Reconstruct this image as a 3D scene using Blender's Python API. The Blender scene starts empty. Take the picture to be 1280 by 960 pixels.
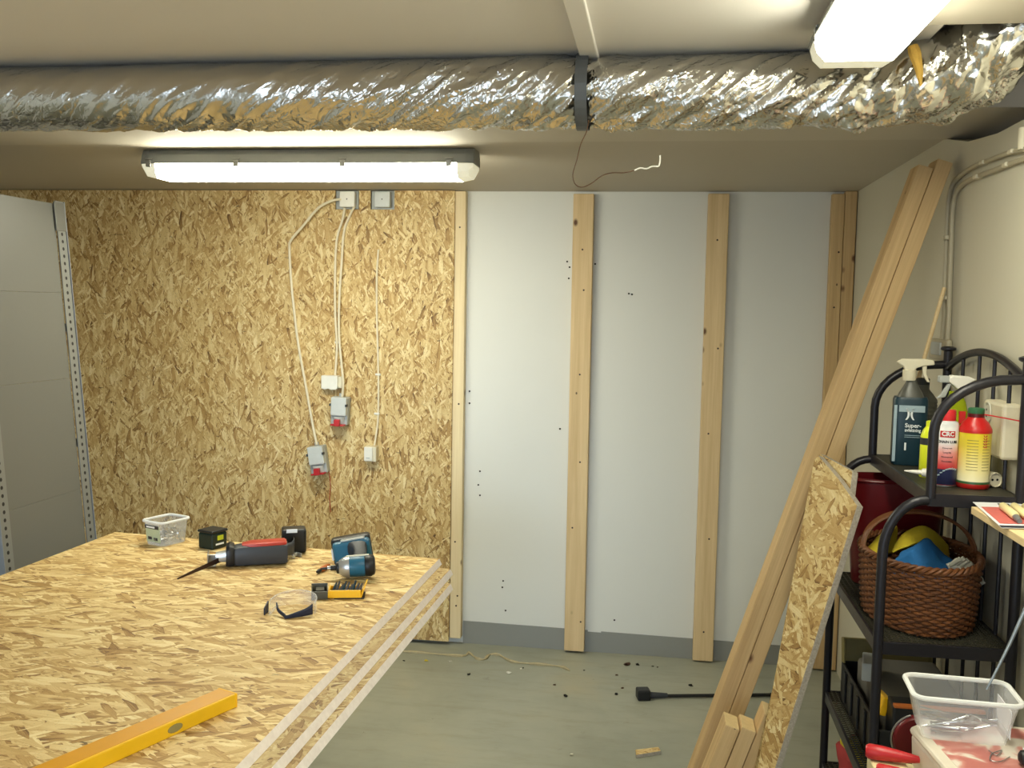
import bpy, math, random
import numpy as np
from mathutils import Vector, Matrix, noise
C = bpy.context.scene.collection
S = bpy.context.scene
random.seed(7)
R = math.radians

# ------------------------------------------------------------ camera, world, big lights, exposure
F_PX, YAW, PITCH, ROLL = 1226.5, .14745, -.07743, .01915
EYE = Vector((0, 0, 1.67))
fw = Vector((-math.sin(YAW)*math.cos(PITCH), math.cos(YAW)*math.cos(PITCH), math.sin(PITCH)))
rt0 = Vector((math.cos(YAW), math.sin(YAW), 0)); up0 = rt0.cross(fw)
rt = math.cos(ROLL)*rt0 + math.sin(ROLL)*up0
up = -math.sin(ROLL)*rt0 + math.cos(ROLL)*up0
cam_d = bpy.data.cameras.new('camera'); cam = bpy.data.objects.new('camera', cam_d); C.objects.link(cam)
cam_d.sensor_fit = 'HORIZONTAL'; cam_d.sensor_width = 36; cam_d.lens = F_PX/1280*36
cam_d.clip_start = .05; cam_d.clip_end = 50
cam.matrix_world = Matrix(((rt.x, up.x, -fw.x, EYE.x), (rt.y, up.y, -fw.y, EYE.y), (rt.z, up.z, -fw.z, EYE.z), (0, 0, 0, 1)))
S.camera = cam

def at(px, py, axis, v):
    """point of the room seen at a place of the photograph, on the plane axis = v"""
    d = fw + rt*((px-640)/F_PX) + up*((480-py)/F_PX)
    return EYE + d*((v-EYE[axis])/d[axis])

W = bpy.data.worlds.new('world'); S.world = W; W.use_nodes = True
W.node_tree.nodes['Background'].inputs[0].default_value = (.75, .87, 1, 1)
W.node_tree.nodes['Background'].inputs[1].default_value = 2.4

def area(name, loc, rot, sx, sy, power, col):
    l = bpy.data.lights.new(name, 'AREA'); l.shape = 'RECTANGLE'; l.size = sx; l.size_y = sy; l.energy = power; l.color = col
    o = bpy.data.objects.new(name, l); C.objects.link(o); o.location = loc; o.rotation_euler = rot; return o
day = area('daylight_in_the_garage_door', (-1.35, -2.5, 1.1), (R(86), 0, R(-1)), 1.5, 1.9, 5, (.62, .80, 1)); day.data.spread = R(24)
area('added_fill_in_side_passage', (1.45, -2.5, 1.5), (R(94), 0, 0), .8, 1.4, 18, (1, .95, .86))  # added fill lamp, lifts the dark gap above the low right wall
LAMP = 30.0; LAMP_WALL = 50.0
S.view_settings.view_transform = 'Standard'; S.view_settings.look = 'None'
S.view_settings.exposure = 0.0; S.view_settings.gamma = 1; S.view_settings.use_curve_mapping = False
try:
    S.cycles.use_denoising = True; S.cycles.max_bounces = 8; S.cycles.transparent_max_bounces = 12
    S.cycles.sample_clamp_indirect = 6; S.cycles.caustics_reflective = False; S.cycles.caustics_refractive = False
except Exception: pass

# ------------------------------------------------------------ materials
def lin(h):
    if not isinstance(h, str): return tuple(h)+(1,) if len(h) == 3 else h
    v = [int(h[i:i+2], 16)/255 for i in (0, 2, 4)]
    return tuple(c/12.92 if c <= .04045 else ((c+.055)/1.055)**2.4 for c in v)+(1,)

class NT:
    def __init__(s, name):
        s.m = bpy.data.materials.new(name); s.m.use_nodes = True
        s.t = s.m.node_tree; s.n = s.t.nodes; s.b = s.n['Principled BSDF']
    def node(s, ty, **kw):
        n = s.n.new(ty)
        for k, v in kw.items(): setattr(n, k, v)
        return n
    def link(s, a, b): s.t.links.new(a, b)
    def setin(s, sock, v):
        if hasattr(v, 'is_output'): s.link(v, sock)
        else: sock.default_value = v
    def math(s, op, a, b=0., c=None, clamp=False):
        n = s.node('ShaderNodeMath', operation=op, use_clamp=clamp); s.setin(n.inputs[0], a); s.setin(n.inputs[1], b)
        if c is not None: s.setin(n.inputs[2], c)
        return n.outputs[0]
    def mix(s, f, a, b, mode='MIX'):
        n = s.node('ShaderNodeMix', data_type='RGBA', blend_type=mode); s.setin(n.inputs[0], f); s.setin(n.inputs[6], a); s.setin(n.inputs[7], b); return n.outputs[2]
    def fmix(s, f, a, b):
        n = s.node('ShaderNodeMix', data_type='FLOAT'); s.setin(n.inputs[0], f); s.setin(n.inputs[2], a); s.setin(n.inputs[3], b); return n.outputs[0]
    def obj(s): return s.node('ShaderNodeTexCoord').outputs['Object']
    def mapping(s, v, rot=(0, 0, 0), scale=(1, 1, 1), loc=(0, 0, 0)):
        n = s.node('ShaderNodeMapping'); s.link(v, n.inputs[0]); n.inputs[1].default_value = loc; n.inputs[2].default_value = rot; n.inputs[3].default_value = scale; return n.outputs[0]
    def noise(s, v, scale=5, detail=3, rough=.5, dist=0):
        n = s.node('ShaderNodeTexNoise'); s.link(v, n.inputs['Vector']); n.inputs['Scale'].default_value = scale; n.inputs['Detail'].default_value = detail
        n.inputs['Roughness'].default_value = rough; n.inputs['Distortion'].default_value = dist; return n.outputs['Fac']
    def vor(s, v, scale=5, dim='3D', feature='F1', rnd=1):
        n = s.node('ShaderNodeTexVoronoi', voronoi_dimensions=dim, feature=feature); s.link(v, n.inputs['Vector']); n.inputs['Scale'].default_value = scale; n.inputs['Randomness'].default_value = rnd; return n
    def ramp(s, f, stops, interp='LINEAR'):
        n = s.node('ShaderNodeValToRGB'); n.color_ramp.interpolation = interp; s.setin(n.inputs[0], f); e = n.color_ramp.elements
        while len(e) > 1: e.remove(e[-1])
        e[0].position = stops[0][0]; e[0].color = lin(stops[0][1])
        for p, c in stops[1:]:
            x = e.new(p); x.color = lin(c)
        return n.outputs[0]
    def bump(s, h, strength=.3, dist=.01):
        n = s.node('ShaderNodeBump'); n.inputs['Strength'].default_value = strength; n.inputs['Distance'].default_value = dist; s.link(h, n.inputs['Height']); s.link(n.outputs[0], s.b.inputs['Normal'])
    def rand(s): return s.node('ShaderNodeObjectInfo').outputs['Random']

def plain(name, col, rough=.5, metal=0., var=.05, bump=0., scale=40, trans=0., ior=1.45, alpha=1., coat=0.):
    k = NT(name); b = k.b; v = k.obj(); n = k.noise(v, scale, 4, .6)
    c = lin(col); d = tuple(x*(1-var*2) for x in c[:3])+(1,); e = tuple(min(1, x*(1+var)) for x in c[:3])+(1,)
    k.link(k.mix(n, d, e), b.inputs['Base Color'])
    k.link(k.math('MULTIPLY_ADD', n, .12, rough-.06, clamp=True), b.inputs['Roughness'])
    b.inputs['Metallic'].default_value = metal; b.inputs['Transmission Weight'].default_value = trans; b.inputs['IOR'].default_value = ior; b.inputs['Alpha'].default_value = alpha
    b.inputs['Coat Weight'].default_value = coat
    if bump: k.bump(n, bump, .003)
    return k.m

def clearmat(name, tint, solid=.12, rough=.1):
    """thin clear plastic: mostly see-through, a little milky, with a gloss"""
    k = NT(name); b = k.b; n = k.noise(k.obj(), 30, 3, .5); b.inputs['Base Color'].default_value = lin(tint); b.inputs['Roughness'].default_value = rough
    tr = k.node('ShaderNodeBsdfTransparent'); lw = k.node('ShaderNodeLayerWeight'); lw.inputs['Blend'].default_value = .35
    f = k.math('ADD', k.math('MULTIPLY_ADD', n, .06, solid-.03), k.math('MULTIPLY', lw.outputs['Facing'], .45), clamp=True)
    m = k.node('ShaderNodeMixShader'); k.link(f, m.inputs[0]); k.link(tr.outputs[0], m.inputs[1]); k.link(b.outputs[0], m.inputs[2])
    k.link(m.outputs[0], k.n['Material Output'].inputs['Surface']); return k.m

def osb(name, plane='xy', long_axis=0, tone=1.0, dark=1.0, length=.10, width=.016, spread=1.0, speck=3.):
    """oriented strand board: six layers of long flat flakes, the uppermost flake of each place wins"""
    k = NT(name); v = k.obj()
    if plane == 'xz': v = k.mapping(v, (R(90), 0, 0))
    if plane == 'yz': v = k.mapping(v, (0, R(90), 0))
    sep = k.node('ShaderNodeSeparateXYZ'); k.link(v, sep.inputs[0]); cb = k.node('ShaderNodeCombineXYZ'); k.link(sep.outputs[0], cb.inputs[0]); k.link(sep.outputs[1], cb.inputs[1])
    base = cb.outputs[0]
    wob = k.node('ShaderNodeTexNoise'); k.link(base, wob.inputs['Vector']); wob.inputs['Scale'].default_value = 30; wob.inputs['Detail'].default_value = 3
    vm = k.node('ShaderNodeVectorMath', operation='MULTIPLY_ADD'); k.link(wob.outputs['Color'], vm.inputs[0]); vm.inputs[1].default_value = (.005, .005, 0); k.link(base, vm.inputs[2]); base = vm.outputs[0]
    tone_s = prio = None; a0 = 0 if long_axis == 0 else 90
    for i, (ang, sl, sw) in enumerate(((4, 1.25, 1.2), (-24, 1, 1), (31, .9, .9), (-8, 1.1, 1.5), (62, .8, .8), (-55, .75, .9), (14, .45, .45), (-38, .4, .35))):
        a = a0+ang*spread
        p = k.mapping(base, (0, 0, R(-a)), (1, 1, 1), (i*3.7, i*1.3, 0))
        p = k.mapping(p, (0, 0, 0), (1/(length*sl), 1/(width*sw*1.5), 1))
        vo = k.vor(p, 1.0, '2D'); sc = k.node('ShaderNodeSeparateColor'); k.link(vo.outputs['Color'], sc.inputs[0])
        gr = k.noise(k.mapping(p, scale=(.8, 7, 1)), 1.4, 4, .65)
        t = k.math('MULTIPLY_ADD', gr, .68, k.math('MULTIPLY_ADD', sc.outputs[1], .66, -.17))
        # darker towards the flake's border
        t = k.math('SUBTRACT', t, k.math('MULTIPLY', k.math('SUBTRACT', vo.outputs['Distance'], .45, clamp=True), .35))
        pr = sc.outputs[0]
        if i >= 6: pr = k.math('MULTIPLY', pr, .97)
        if tone_s is None: tone_s, prio = t, pr
        else:
            g = k.math('GREATER_THAN', pr, prio); tone_s = k.fmix(g, tone_s, t); prio = k.math('MAXIMUM', prio, pr)
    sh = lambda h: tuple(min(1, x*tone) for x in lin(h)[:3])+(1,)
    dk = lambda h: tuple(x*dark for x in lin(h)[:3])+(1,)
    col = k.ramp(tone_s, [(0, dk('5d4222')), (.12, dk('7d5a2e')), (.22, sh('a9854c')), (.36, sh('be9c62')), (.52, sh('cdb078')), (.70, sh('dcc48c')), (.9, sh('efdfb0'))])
    big = k.noise(base, 2.2, 3, .5); col = k.mix(k.math('MULTIPLY', k.math('SUBTRACT', big, .45, clamp=True), .6), col, k.mix(.5, col, dk('8a5f34'), 'MULTIPLY'))
    # small dark gaps between strands
    gp = k.noise(k.mapping(base, (0, 0, R(a0+10)), (9, 55, 1)), 1.6, 3, .62, .8)
    gapm = k.math('GREATER_THAN', gp, .70)
    col = k.mix(k.math('MULTIPLY', gapm, .75), col, dk('3a2612'))
    sp = k.noise(base, 170, 2, .6); col = k.mix(k.math('MULTIPLY', k.math('SUBTRACT', sp, .60, clamp=True), speck, clamp=True), col, dk('4a3218'))
    k.link(col, k.b.inputs['Base Color']); k.b.inputs['Roughness'].default_value = .62
    k.bump(tone_s, .25, .002)
    return k.m

def wood(name, c0, c1, axis=2, knots=1.0, rough=.65, knot_scale=1.0):
    k = NT(name); v = k.obj(); rnd = k.rand()
    off = k.node('ShaderNodeVectorMath', operation='ADD'); k.link(v, off.inputs[0]); cb = k.node('ShaderNodeCombineXYZ')
    for i in range(3): k.link(k.math('MULTIPLY', rnd, 7.3+i*2.1), cb.inputs[i])
    k.link(cb.outputs[0], off.inputs[1]); v = off.outputs[0]
    sc = [34, 34, 34]; sc[axis] = 1.3
    g = k.noise(k.mapping(v, scale=sc), 1, 5, .6, .5)
    s2 = [260, 260, 260]; s2[axis] = 5
    f = k.noise(k.mapping(v, scale=s2), 1, 2, .5)
    col = k.ramp(k.math('MULTIPLY_ADD', f, .3, k.math('MULTIPLY', g, .8)), [(.25, c0), (.75, c1)])
    if knots:
        s3 = [11*knot_scale]*3; s3[axis] = 7.0*knot_scale
        vo = k.vor(k.mapping(v, scale=s3), 1); sp = k.node('ShaderNodeSeparateColor'); k.link(vo.outputs['Color'], sp.inputs[0])
        m = k.math('MULTIPLY', k.math('SUBTRACT', 1, k.math('DIVIDE', vo.outputs['Distance'], .15), clamp=True), k.math('GREATER_THAN', sp.outputs[0], 1-.42*knots))
        col = k.mix(k.math('MULTIPLY', m, 1.7, clamp=True), col, lin('5e3a1e'))
        s4 = [14]*3; s4[axis] = 9
        vo2 = k.vor(k.mapping(v, scale=s4, loc=(3, 1, 4)), 1); sp2 = k.node('ShaderNodeSeparateColor'); k.link(vo2.outputs['Color'], sp2.inputs[0])
        m2 = k.math('MULTIPLY', k.math('LESS_THAN', vo2.outputs['Distance'], .055), k.math('GREATER_THAN', sp2.outputs[0], .5))
        col = k.mix(k.math('MULTIPLY', m2, .85), col, lin('3d2b1c'))
    k.link(col, k.b.inputs['Base Color']); k.b.inputs['Roughness'].default_value = rough; k.bump(g, .12, .003)
    return k.m

def wallpaint(name, col, stain='8a8474', amount=.3, rough=.7):
    k = NT(name); v = k.obj(); n = k.noise(v, 1.3, 4, .55); f = k.noise(v, 60, 3, .6); sp = k.noise(k.mapping(v, scale=(1, 1, 1.6)), 11, 5, .7)
    c = k.mix(k.math('MULTIPLY', k.math('SUBTRACT', n, .5, clamp=True), amount), lin(col), lin(stain))
    c = k.mix(k.math('MULTIPLY', k.math('SUBTRACT', sp, .66, clamp=True), 2.2*amount, clamp=True), c, lin(stain))
    k.link(c, k.b.inputs['Base Color']); k.b.inputs['Roughness'].default_value = rough; k.bump(f, .06, .002)
    return k.m

def floormat():
    k = NT('painted_concrete'); v = k.obj()
    a = k.noise(v, 1.6, 5, .6, .3); b = k.noise(k.mapping(v, scale=(1.5, 5, 1), rot=(0, 0, R(8))), 3, 5, .65); sp = k.noise(v, 34, 3, .7); d = k.noise(v, 8, 4, .7, .8)
    c = k.ramp(a, [(.3, '8f9285'), (.55, 'a0a294'), (.75, 'a9a48d')])
    c = k.mix(k.math('MULTIPLY', k.math('SUBTRACT', b, .5, clamp=True), 1.3), c, lin('837f68'))
    c = k.mix(k.math('MULTIPLY', k.math('GREATER_THAN', sp, .73), .6), c, lin('4a443a'))
    c = k.mix(k.math('MULTIPLY', k.math('SUBTRACT', d, .66, clamp=True), 3, clamp=True), c, lin('5e5644'))
    k.link(c, k.b.inputs['Base Color']); k.link(k.math('MULTIPLY_ADD', b, .3, .32), k.b.inputs['Roughness']); k.bump(sp, .06, .002)
    return k.m

def foil():
    k = NT('crumpled_foil'); v = k.obj(); b = k.b
    b.inputs['Metallic'].default_value = 1; b.inputs['Base Color'].default_value = lin('d6d4cf')
    w = k.node('ShaderNodeTexNoise'); k.link(v, w.inputs['Vector']); w.inputs['Scale'].default_value = 9; w.inputs['Detail'].default_value = 2
    vm = k.node('ShaderNodeVectorMath', operation='MULTIPLY_ADD'); k.link(w.outputs['Color'], vm.inputs[0]); vm.inputs[1].default_value = (.05, .05, .05); k.link(v, vm.inputs[2])
    p1 = k.mapping(k.mapping(vm.outputs[0], (0, R(38), 0)), (0, 0, 0), (9, 40, 42)); p2 = k.mapping(k.mapping(vm.outputs[0], (0, R(-25), 0)), (0, 0, 0), (62, 84, 36))
    e1 = k.vor(p1, 1, feature='DISTANCE_TO_EDGE').outputs['Distance']; e2 = k.vor(p2, 1, feature='DISTANCE_TO_EDGE').outputs['Distance']
    r1 = k.math('MINIMUM', e1, .2); r2 = k.math('MINIMUM', e2, .2)
    msk = k.noise(k.mapping(v, scale=(1, .6, 1)), 3.2, 2, .5)
    h = k.math('MULTIPLY_ADD', r2, .62, k.math('MULTIPLY', r1, .95))
    h = k.math('MULTIPLY', h, k.math('MULTIPLY_ADD', k.math('SUBTRACT', msk, .40, clamp=True), 4.5, .25, clamp=True))
    h = k.math('ADD', h, k.math('MULTIPLY', k.noise(v, 26, 3, .6), .25))
    k.bump(h, .55, .010); k.link(k.math('MULTIPLY_ADD', k.noise(v, 14, 2), .15, .13), b.inputs['Roughness'])
    return k.m

def emit(name, col, s, rim=None):
    k = NT(name); k.b.inputs['Base Color'].default_value = lin('e8e8e0'); k.b.inputs['Roughness'].default_value = .4
    k.b.inputs['Emission Color'].default_value = lin(col); k.b.inputs['Emission Strength'].default_value = s; return k.m

def upright_holes():
    """grey steel with a column of punched holes, 25 mm apart"""
    k = NT('perforated_steel'); v = k.obj(); s = k.node('ShaderNodeSeparateXYZ'); k.link(v, s.inputs[0])
    z = k.math('SUBTRACT', k.math('FRACT', k.math('MULTIPLY', s.outputs[2], 1/.027)), .5); y = s.outputs[1]
    y2 = k.math('DIVIDE', y, .027); rr = k.math('SQRT', k.math('ADD', k.math('MULTIPLY', z, z), k.math('MULTIPLY', y2, y2)))
    m = k.math('LESS_THAN', rr, .24)
    k.link(k.mix(m, lin('7e7f7d'), lin('0c0c0c')), k.b.inputs['Base Color']); k.b.inputs['Roughness'].default_value = .5; k.b.inputs['Metallic'].default_value = .1
    return k.m

def can_label():
    """white-to-red aerosol wrap with a dark blue band near the foot (local Z is the can's height)"""
    k = NT('aerosol_wrap'); s = k.node('ShaderNodeSeparateXYZ'); k.link(k.obj(), s.inputs[0])
    k.link(k.ramp(k.math('DIVIDE', s.outputs[2], .16), [(0, 'c0282c'), (.03, 'c0282c'), (.035, '23274a'), (.27, '2b3158'), (.275, 'c8323a'), (.33, 'd94a4e'), (.52, 'e99a98'), (.68, 'e8e6ea'), (.9, 'eef0f2'), (1, 'c9ccd2')]), k.b.inputs['Base Color'])
    k.b.inputs['Roughness'].default_value = .3; return k.m
def yellow_label():
    k = NT('yellow_bottle_wrap'); s = k.node('ShaderNodeSeparateXYZ'); k.link(k.obj(), s.inputs[0])
    k.link(k.ramp(k.math('DIVIDE', s.outputs[2], .19), [(0, 'b3221f'), (.06, 'b3221f'), (.065, '2f5b34'), (.09, '2f5b34'), (.095, 'efe7c0'), (.25, 'f0e3a0'), (.55, 'ecd64a'), (.71, 'f0da30'), (.715, 'c8201f'), (1, 'c8201f')]), k.b.inputs['Base Color'])
    k.b.inputs['Roughness'].default_value = .3; return k.m

def mottled(name):
    k = NT(name); n = k.noise(k.obj(), 14, 3, .5, .6); k.link(k.ramp(n, [(.42, 'b9706a'), (.5, 'c78d84'), (.56, 'd8cfc4'), (.7, 'd9d2c6')]), k.b.inputs['Base Color']); k.b.inputs['Roughness'].default_value = .35; return k.m
M = dict(
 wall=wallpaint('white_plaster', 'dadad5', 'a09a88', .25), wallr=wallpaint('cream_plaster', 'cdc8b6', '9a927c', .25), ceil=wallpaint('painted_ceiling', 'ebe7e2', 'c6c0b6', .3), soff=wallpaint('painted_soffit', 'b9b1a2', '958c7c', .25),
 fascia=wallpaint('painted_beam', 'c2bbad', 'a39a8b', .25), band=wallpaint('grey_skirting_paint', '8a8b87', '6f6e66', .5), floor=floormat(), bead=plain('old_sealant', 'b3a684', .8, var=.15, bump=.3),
 osb_wall=osb('osb_wall', 'xz', 1, .97, .85, .060, .0082, .85, 6.), osb_top=osb('osb_sheet', 'xy', 0, 1.05, 1.1, .085, .011, .75, 2.5), osb_low=osb('osb_darker', 'xy', 1, .72, .8, .05, .008, 1.2, 5.), osb_side=osb('osb_offcut', 'yz', 1, .86, .95, .06, .009, 1.0),  # osb_low: strand board in a darker tone for the two lower sheets
 osb_edge=plain('osb_cut_edge', 'b9b0a2', .85, var=.3, bump=.6, scale=160), edge_paint=plain('pale_edge_paint', 'f6ecea', .7, var=.12, bump=.3, scale=60),
 pine=wood('pine', 'c2a374', 'dfc599', 2, 1.3), pine_pale=wood('planed_pine', 'd3b98c', 'e8d6ad', 2, .6), lumber=wood('lumber', 'ad8a5c', 'd3b585', 2, 1.6), end=plain('sawn_end_grain', 'dcc391', .8, var=.1, scale=90), ply=wood('shelf_board', 'c9a977', 'e5cfa2', 1, .2),
 foil=foil(), insul=plain('yellow_mineral_wool', 'e0b55a', .95, var=.2, bump=.8, scale=60), strap=plain('grey_strap', '5c5f63', .5, .3), wire=plain('brown_wire', '55381f', .5), white_wire=plain('white_wire', 'e4e2d8', .5),
 lamp=emit('lit_diffuser', 'fcf9e0', LAMP), lamp_wall=emit('lit_diffuser_wall', 'fcf9e0', LAMP_WALL), lamp_end=emit('lit_diffuser_end', 'f4eecb', .5), lamp_body=plain('lamp_housing', '8b8d8a', .5), clip=plain('steel_clip', '9c9c98', .35, .8), 
 white=plain('white_plastic', 'e6e4dc', .35), cream=plain('cream_plastic', 'd8d0b8', .4), cable=plain('white_cable', 'e2d8bd', .45), greyp=plain('grey_plastic', 'a9adac', .45), pale_grey=plain('pale_grey_plastic', 'c6cac9', .4), red=plain('red_plastic', 'b8262c', .35), conduit=plain('painted_cable', 'b3aa92', .5),
 dark=plain('dark_hole', '120f0c', .9), shelfp=wallpaint('grey_sheet_steel', '686864', '55544e', .35, .5), holes=upright_holes(), steel=plain('steel', 'a8aaab', .3, .9), flange=plain('steel_flange', '868a90', .4, .3),
 yellow=plain('yellow_paint', 'e9b81c', .4, var=.08, scale=18), yellow_d=plain('yellow_top', 'd99a12', .4, var=.05), black=plain('black_plastic', '17181a', .45), dgrey=plain('dark_grey_plastic', '34373d', .5), teal=plain('teal_plastic', '1f5f7c', .4), green_d=plain('dark_green_plastic', '10231c', .5), lime=plain('lime_mark', 'b9c528', .5), silver=plain('silver_casting', 'b9bcbe', .35, .7), redtool=plain('tool_red', 'b03528', .4), blade=plain('dark_blade', '4a3a36', .4, .7), orange=plain('orange_handle', 'b5622a', .45), tooly=plain('tool_case_yellow', 'efb91f', .4), smoke=plain('smoky_plastic', '5f5f58', .35, trans=.3),
 clear=clearmat('clear_plastic', 'f2f4f6', .10), clear_b=clearmat('milky_plastic', 'dfe4e8', .13, .22), clear_rim=clearmat('clear_rim', 'f0f2f2', .62, .2), lens=clearmat('clear_lens', 'f4f2ee', .07, .06), navy=plain('navy_rubber', '1c2238', .5),
 rack=plain('black_enamel', '25242a', .35, .3, bump=.1), rack_shelf=plain('dark_shelf_sheet', '3c3a30', .55, .3), wicker=wood('wicker', '43240f', '744521', 0, 0, .55), wicker_d=plain('dark_wicker', '4a2a14', .6, var=.2), clothy=plain('yellow_cloth', 'c8b42c', .9, bump=.4, scale=120), clothb=plain('blue_cloth', '1d63a0', .85, bump=.4, scale=120), greenlab=plain('pale_green_label', 'b9c4a4', .6), bristle=plain('pale_bristle', 'c9c7b8', .8), darkred=plain('dark_red_plastic', '5c0d14', .35),
 label_teal=plain('teal_label', '16323f', .35), label_lt=plain('pale_label', '9fb2bc', .4), txt=plain('white_print', 'e6ebee', .5), txtd=plain('dark_print', '2b2b33', .5), txtr=plain('red_print', 'c22b30', .4), liquid=plain('lime_liquid', 'b4c522', .2, trans=.4, ior=1.3), yb=plain('yellow_green_bottle', 'd5df2c', .3), can=can_label(), ylab=yellow_label(), redcap=plain('red_cap', 'cf2b30', .35), greencap=plain('green_cap', '2e6b46', .5), grey_can=plain('dark_grey_can', '4a4942', .5),
 paper=plain('white_card', 'e8e8ee', .5), pink=plain('red_card', 'cf6a66', .5, var=.1), boxlab=mottled('red_and_white_print'), tube=plain('pale_yellow_tube', 'e6d9a4', .35), tubeg=plain('grey_tube_end', '6f6f72', .4), screw=plain('bright_screw', 'c3c6c8', .25, .95), boxw=plain('white_box', 'd8d0c2', .4), boxc=plain('cream_carton', 'e0d2a4', .7), bench=plain('bench_top', '8a7c66', .7), olive=plain('olive_lid', '8c8050', .6), bag=plain('grey_bag', '77746c', .8, bump=.3), redrag=plain('red_rag', 'a83a3a', .9, bump=.4), glassrod=plain('grey_rod', '8f99a3', .25, .6),
)

# ------------------------------------------------------------ mesh helpers
WM = {}
class MB:
    def __init__(s): s.v = []; s.f = []; s.mi = []
    def add(s, vs, fs, m=0):
        o = len(s.v); s.v += [Vector(v) for v in vs]; s.f += [tuple(i+o for i in f) for f in fs]; s.mi += [m]*len(fs); return s
    def box(s, c, size, rot=None, m=0):
        hx, hy, hz = (x/2 for x in size); vs = [Vector((x, y, z)) for x in (-hx, hx) for y in (-hy, hy) for z in (-hz, hz)]
        if rot is not None: vs = [rot @ v for v in vs]
        return s.add([v+Vector(c) for v in vs], [(0, 1, 3, 2), (4, 6, 7, 5), (0, 4, 5, 1), (2, 3, 7, 6), (0, 2, 6, 4), (1, 5, 7, 3)], m)
    def box2(s, a, b, m=0): return s.box([(p+q)/2 for p, q in zip(a, b)], [abs(q-p) for p, q in zip(a, b)], None, m)
    def prism(s, poly, d, m=0, mside=None):
        """poly: 3-D points in order, swept by the vector d"""
        n = len(poly); d = Vector(d); p = [Vector(q) for q in poly]; mside = m if mside is None else mside
        s.add(p+[q+d for q in p], [tuple(range(n))[::-1]], m); o = len(s.v)-2*n
        s.f.append(tuple(range(o+n, o+2*n))); s.mi.append(m)
        for i in range(n): j = (i+1) % n; s.f.append((o+i, o+j, o+n+j, o+n+i)); s.mi.append(mside)
        return s
    def tube(s, path, r, seg=10, caps=True, m=0, closed=False):
        P = [Vector(p) for p in path]; n = len(P); rr = r if hasattr(r, '__len__') else [r]*n
        T = [((P[(i+1) % n]-P[i-1]) if closed else (P[min(i+1, n-1)]-P[max(i-1, 0)])).normalized() for i in range(n)]
        a = Vector((0, 0, 1)) if abs(T[0].z) < .9 else Vector((1, 0, 0)); N = (a-T[0]*a.dot(T[0])).normalized(); vs = []
        for i in range(n):
            N = (N-T[i]*N.dot(T[i])).normalized(); B = T[i].cross(N)
            vs += [P[i]+(N*math.cos(k*2*math.pi/seg)+B*math.sin(k*2*math.pi/seg))*rr[i] for k in range(seg)]
        fs = []
        for i in range(n if closed else n-1):
            j = (i+1) % n
            for k in range(seg): q = (k+1) % seg; fs.append((i*seg+k, i*seg+q, j*seg+q, j*seg+k))
        if caps and not closed: fs += [tuple(range(seg))[::-1], tuple((n-1)*seg+k for k in range(seg))]
        return s.add(vs, fs, m)
    def lathe(s, prof, seg=28, mat=None, m=0, cap=True, sx=1, sy=1, pw=2.0):
        """prof: (radius, z) from the bottom up; mat places it; pw > 2 squares the plan"""
        vs = []; n = len(prof)
        for r, z in prof:
            for k in range(seg):
                t = k*2*math.pi/seg; c, q = math.cos(t), math.sin(t)
                g = (abs(c)**pw+abs(q)**pw)**(-1/pw) if pw != 2 else 1
                vs.append(Vector((r*c*g*sx, r*q*g*sy, z)))
        if mat is not None: vs = [mat @ v for v in vs]
        fs = [(i*seg+k, i*seg+(k+1) % seg, (i+1)*seg+(k+1) % seg, (i+1)*seg+k) for i in range(n-1) for k in range(seg)]
        if cap: fs += [tuple(range(seg))[::-1], tuple((n-1)*seg+k for k in range(seg))]
        return s.add(vs, fs, m)
    def grid(s, fn, nu, nv, m=0, wrap=False):
        vs = [Vector(fn(i/nu, j/nv)) for j in range(nv+1) for i in range(nu+(0 if wrap else 1))]; w = nu if wrap else nu+1
        return s.add(vs, [(j*w+i, j*w+(i+1) % w, (j+1)*w+(i+1) % w, (j+1)*w+i) for j in range(nv) for i in range(nu)], m)
    def mat(s, T): s.v = [T @ v for v in s.v]; return s
    def build(s, name, mats, parent=None, smooth=False, bevel=0., origin=None, local=None, subsurf=0, solid=0.):
        if not isinstance(mats, (list, tuple)): mats = [mats]
        me = bpy.data.meshes.new(name)
        if local is not None: w = local; vs = s.v            # verts already in the local frame of matrix `local`
        else:
            if parent is not None: w = WM[parent.name]
            else:
                if origin is None:
                    xs = np.array([tuple(v) for v in s.v]); lo, hi = xs.min(0), xs.max(0); origin = ((lo[0]+hi[0])/2, (lo[1]+hi[1])/2, lo[2])
                w = Matrix.Translation(origin)
            wi = w.inverted(); vs = [wi @ v for v in s.v]
        me.from_pydata([tuple(v) for v in vs], [], s.f); me.update()
        for x in mats: me.materials.append(M[x] if isinstance(x, str) else x)
        me.polygons.foreach_set('material_index', s.mi)
        if smooth: me.polygons.foreach_set('use_smooth', [True]*len(me.polygons))
        o = bpy.data.objects.new(name, me); C.objects.link(o)
        if parent is not None:
            o.parent = parent; pm = WM[parent.name]
            if local is not None: o.matrix_local = pm.inverted() @ w; WM[o.name] = w
            else: WM[o.name] = pm
        else: o.matrix_world = w; WM[o.name] = w
        if solid: q = o.modifiers.new('t', 'SOLIDIFY'); q.thickness = solid; q.offset = 0
        if bevel: q = o.modifiers.new('b', 'BEVEL'); q.width = bevel; q.segments = 2; q.limit_method = 'ANGLE'; q.angle_limit = R(40)
        if subsurf: q = o.modifiers.new('s', 'SUBSURF'); q.levels = q.render_levels = subsurf
        if smooth and not subsurf:
            try:
                me.polygons.foreach_set('use_smooth', [True]*len(me.polygons)); me.set_sharp_from_angle(angle=R(42))
            except Exception: pass
        return o

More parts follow.
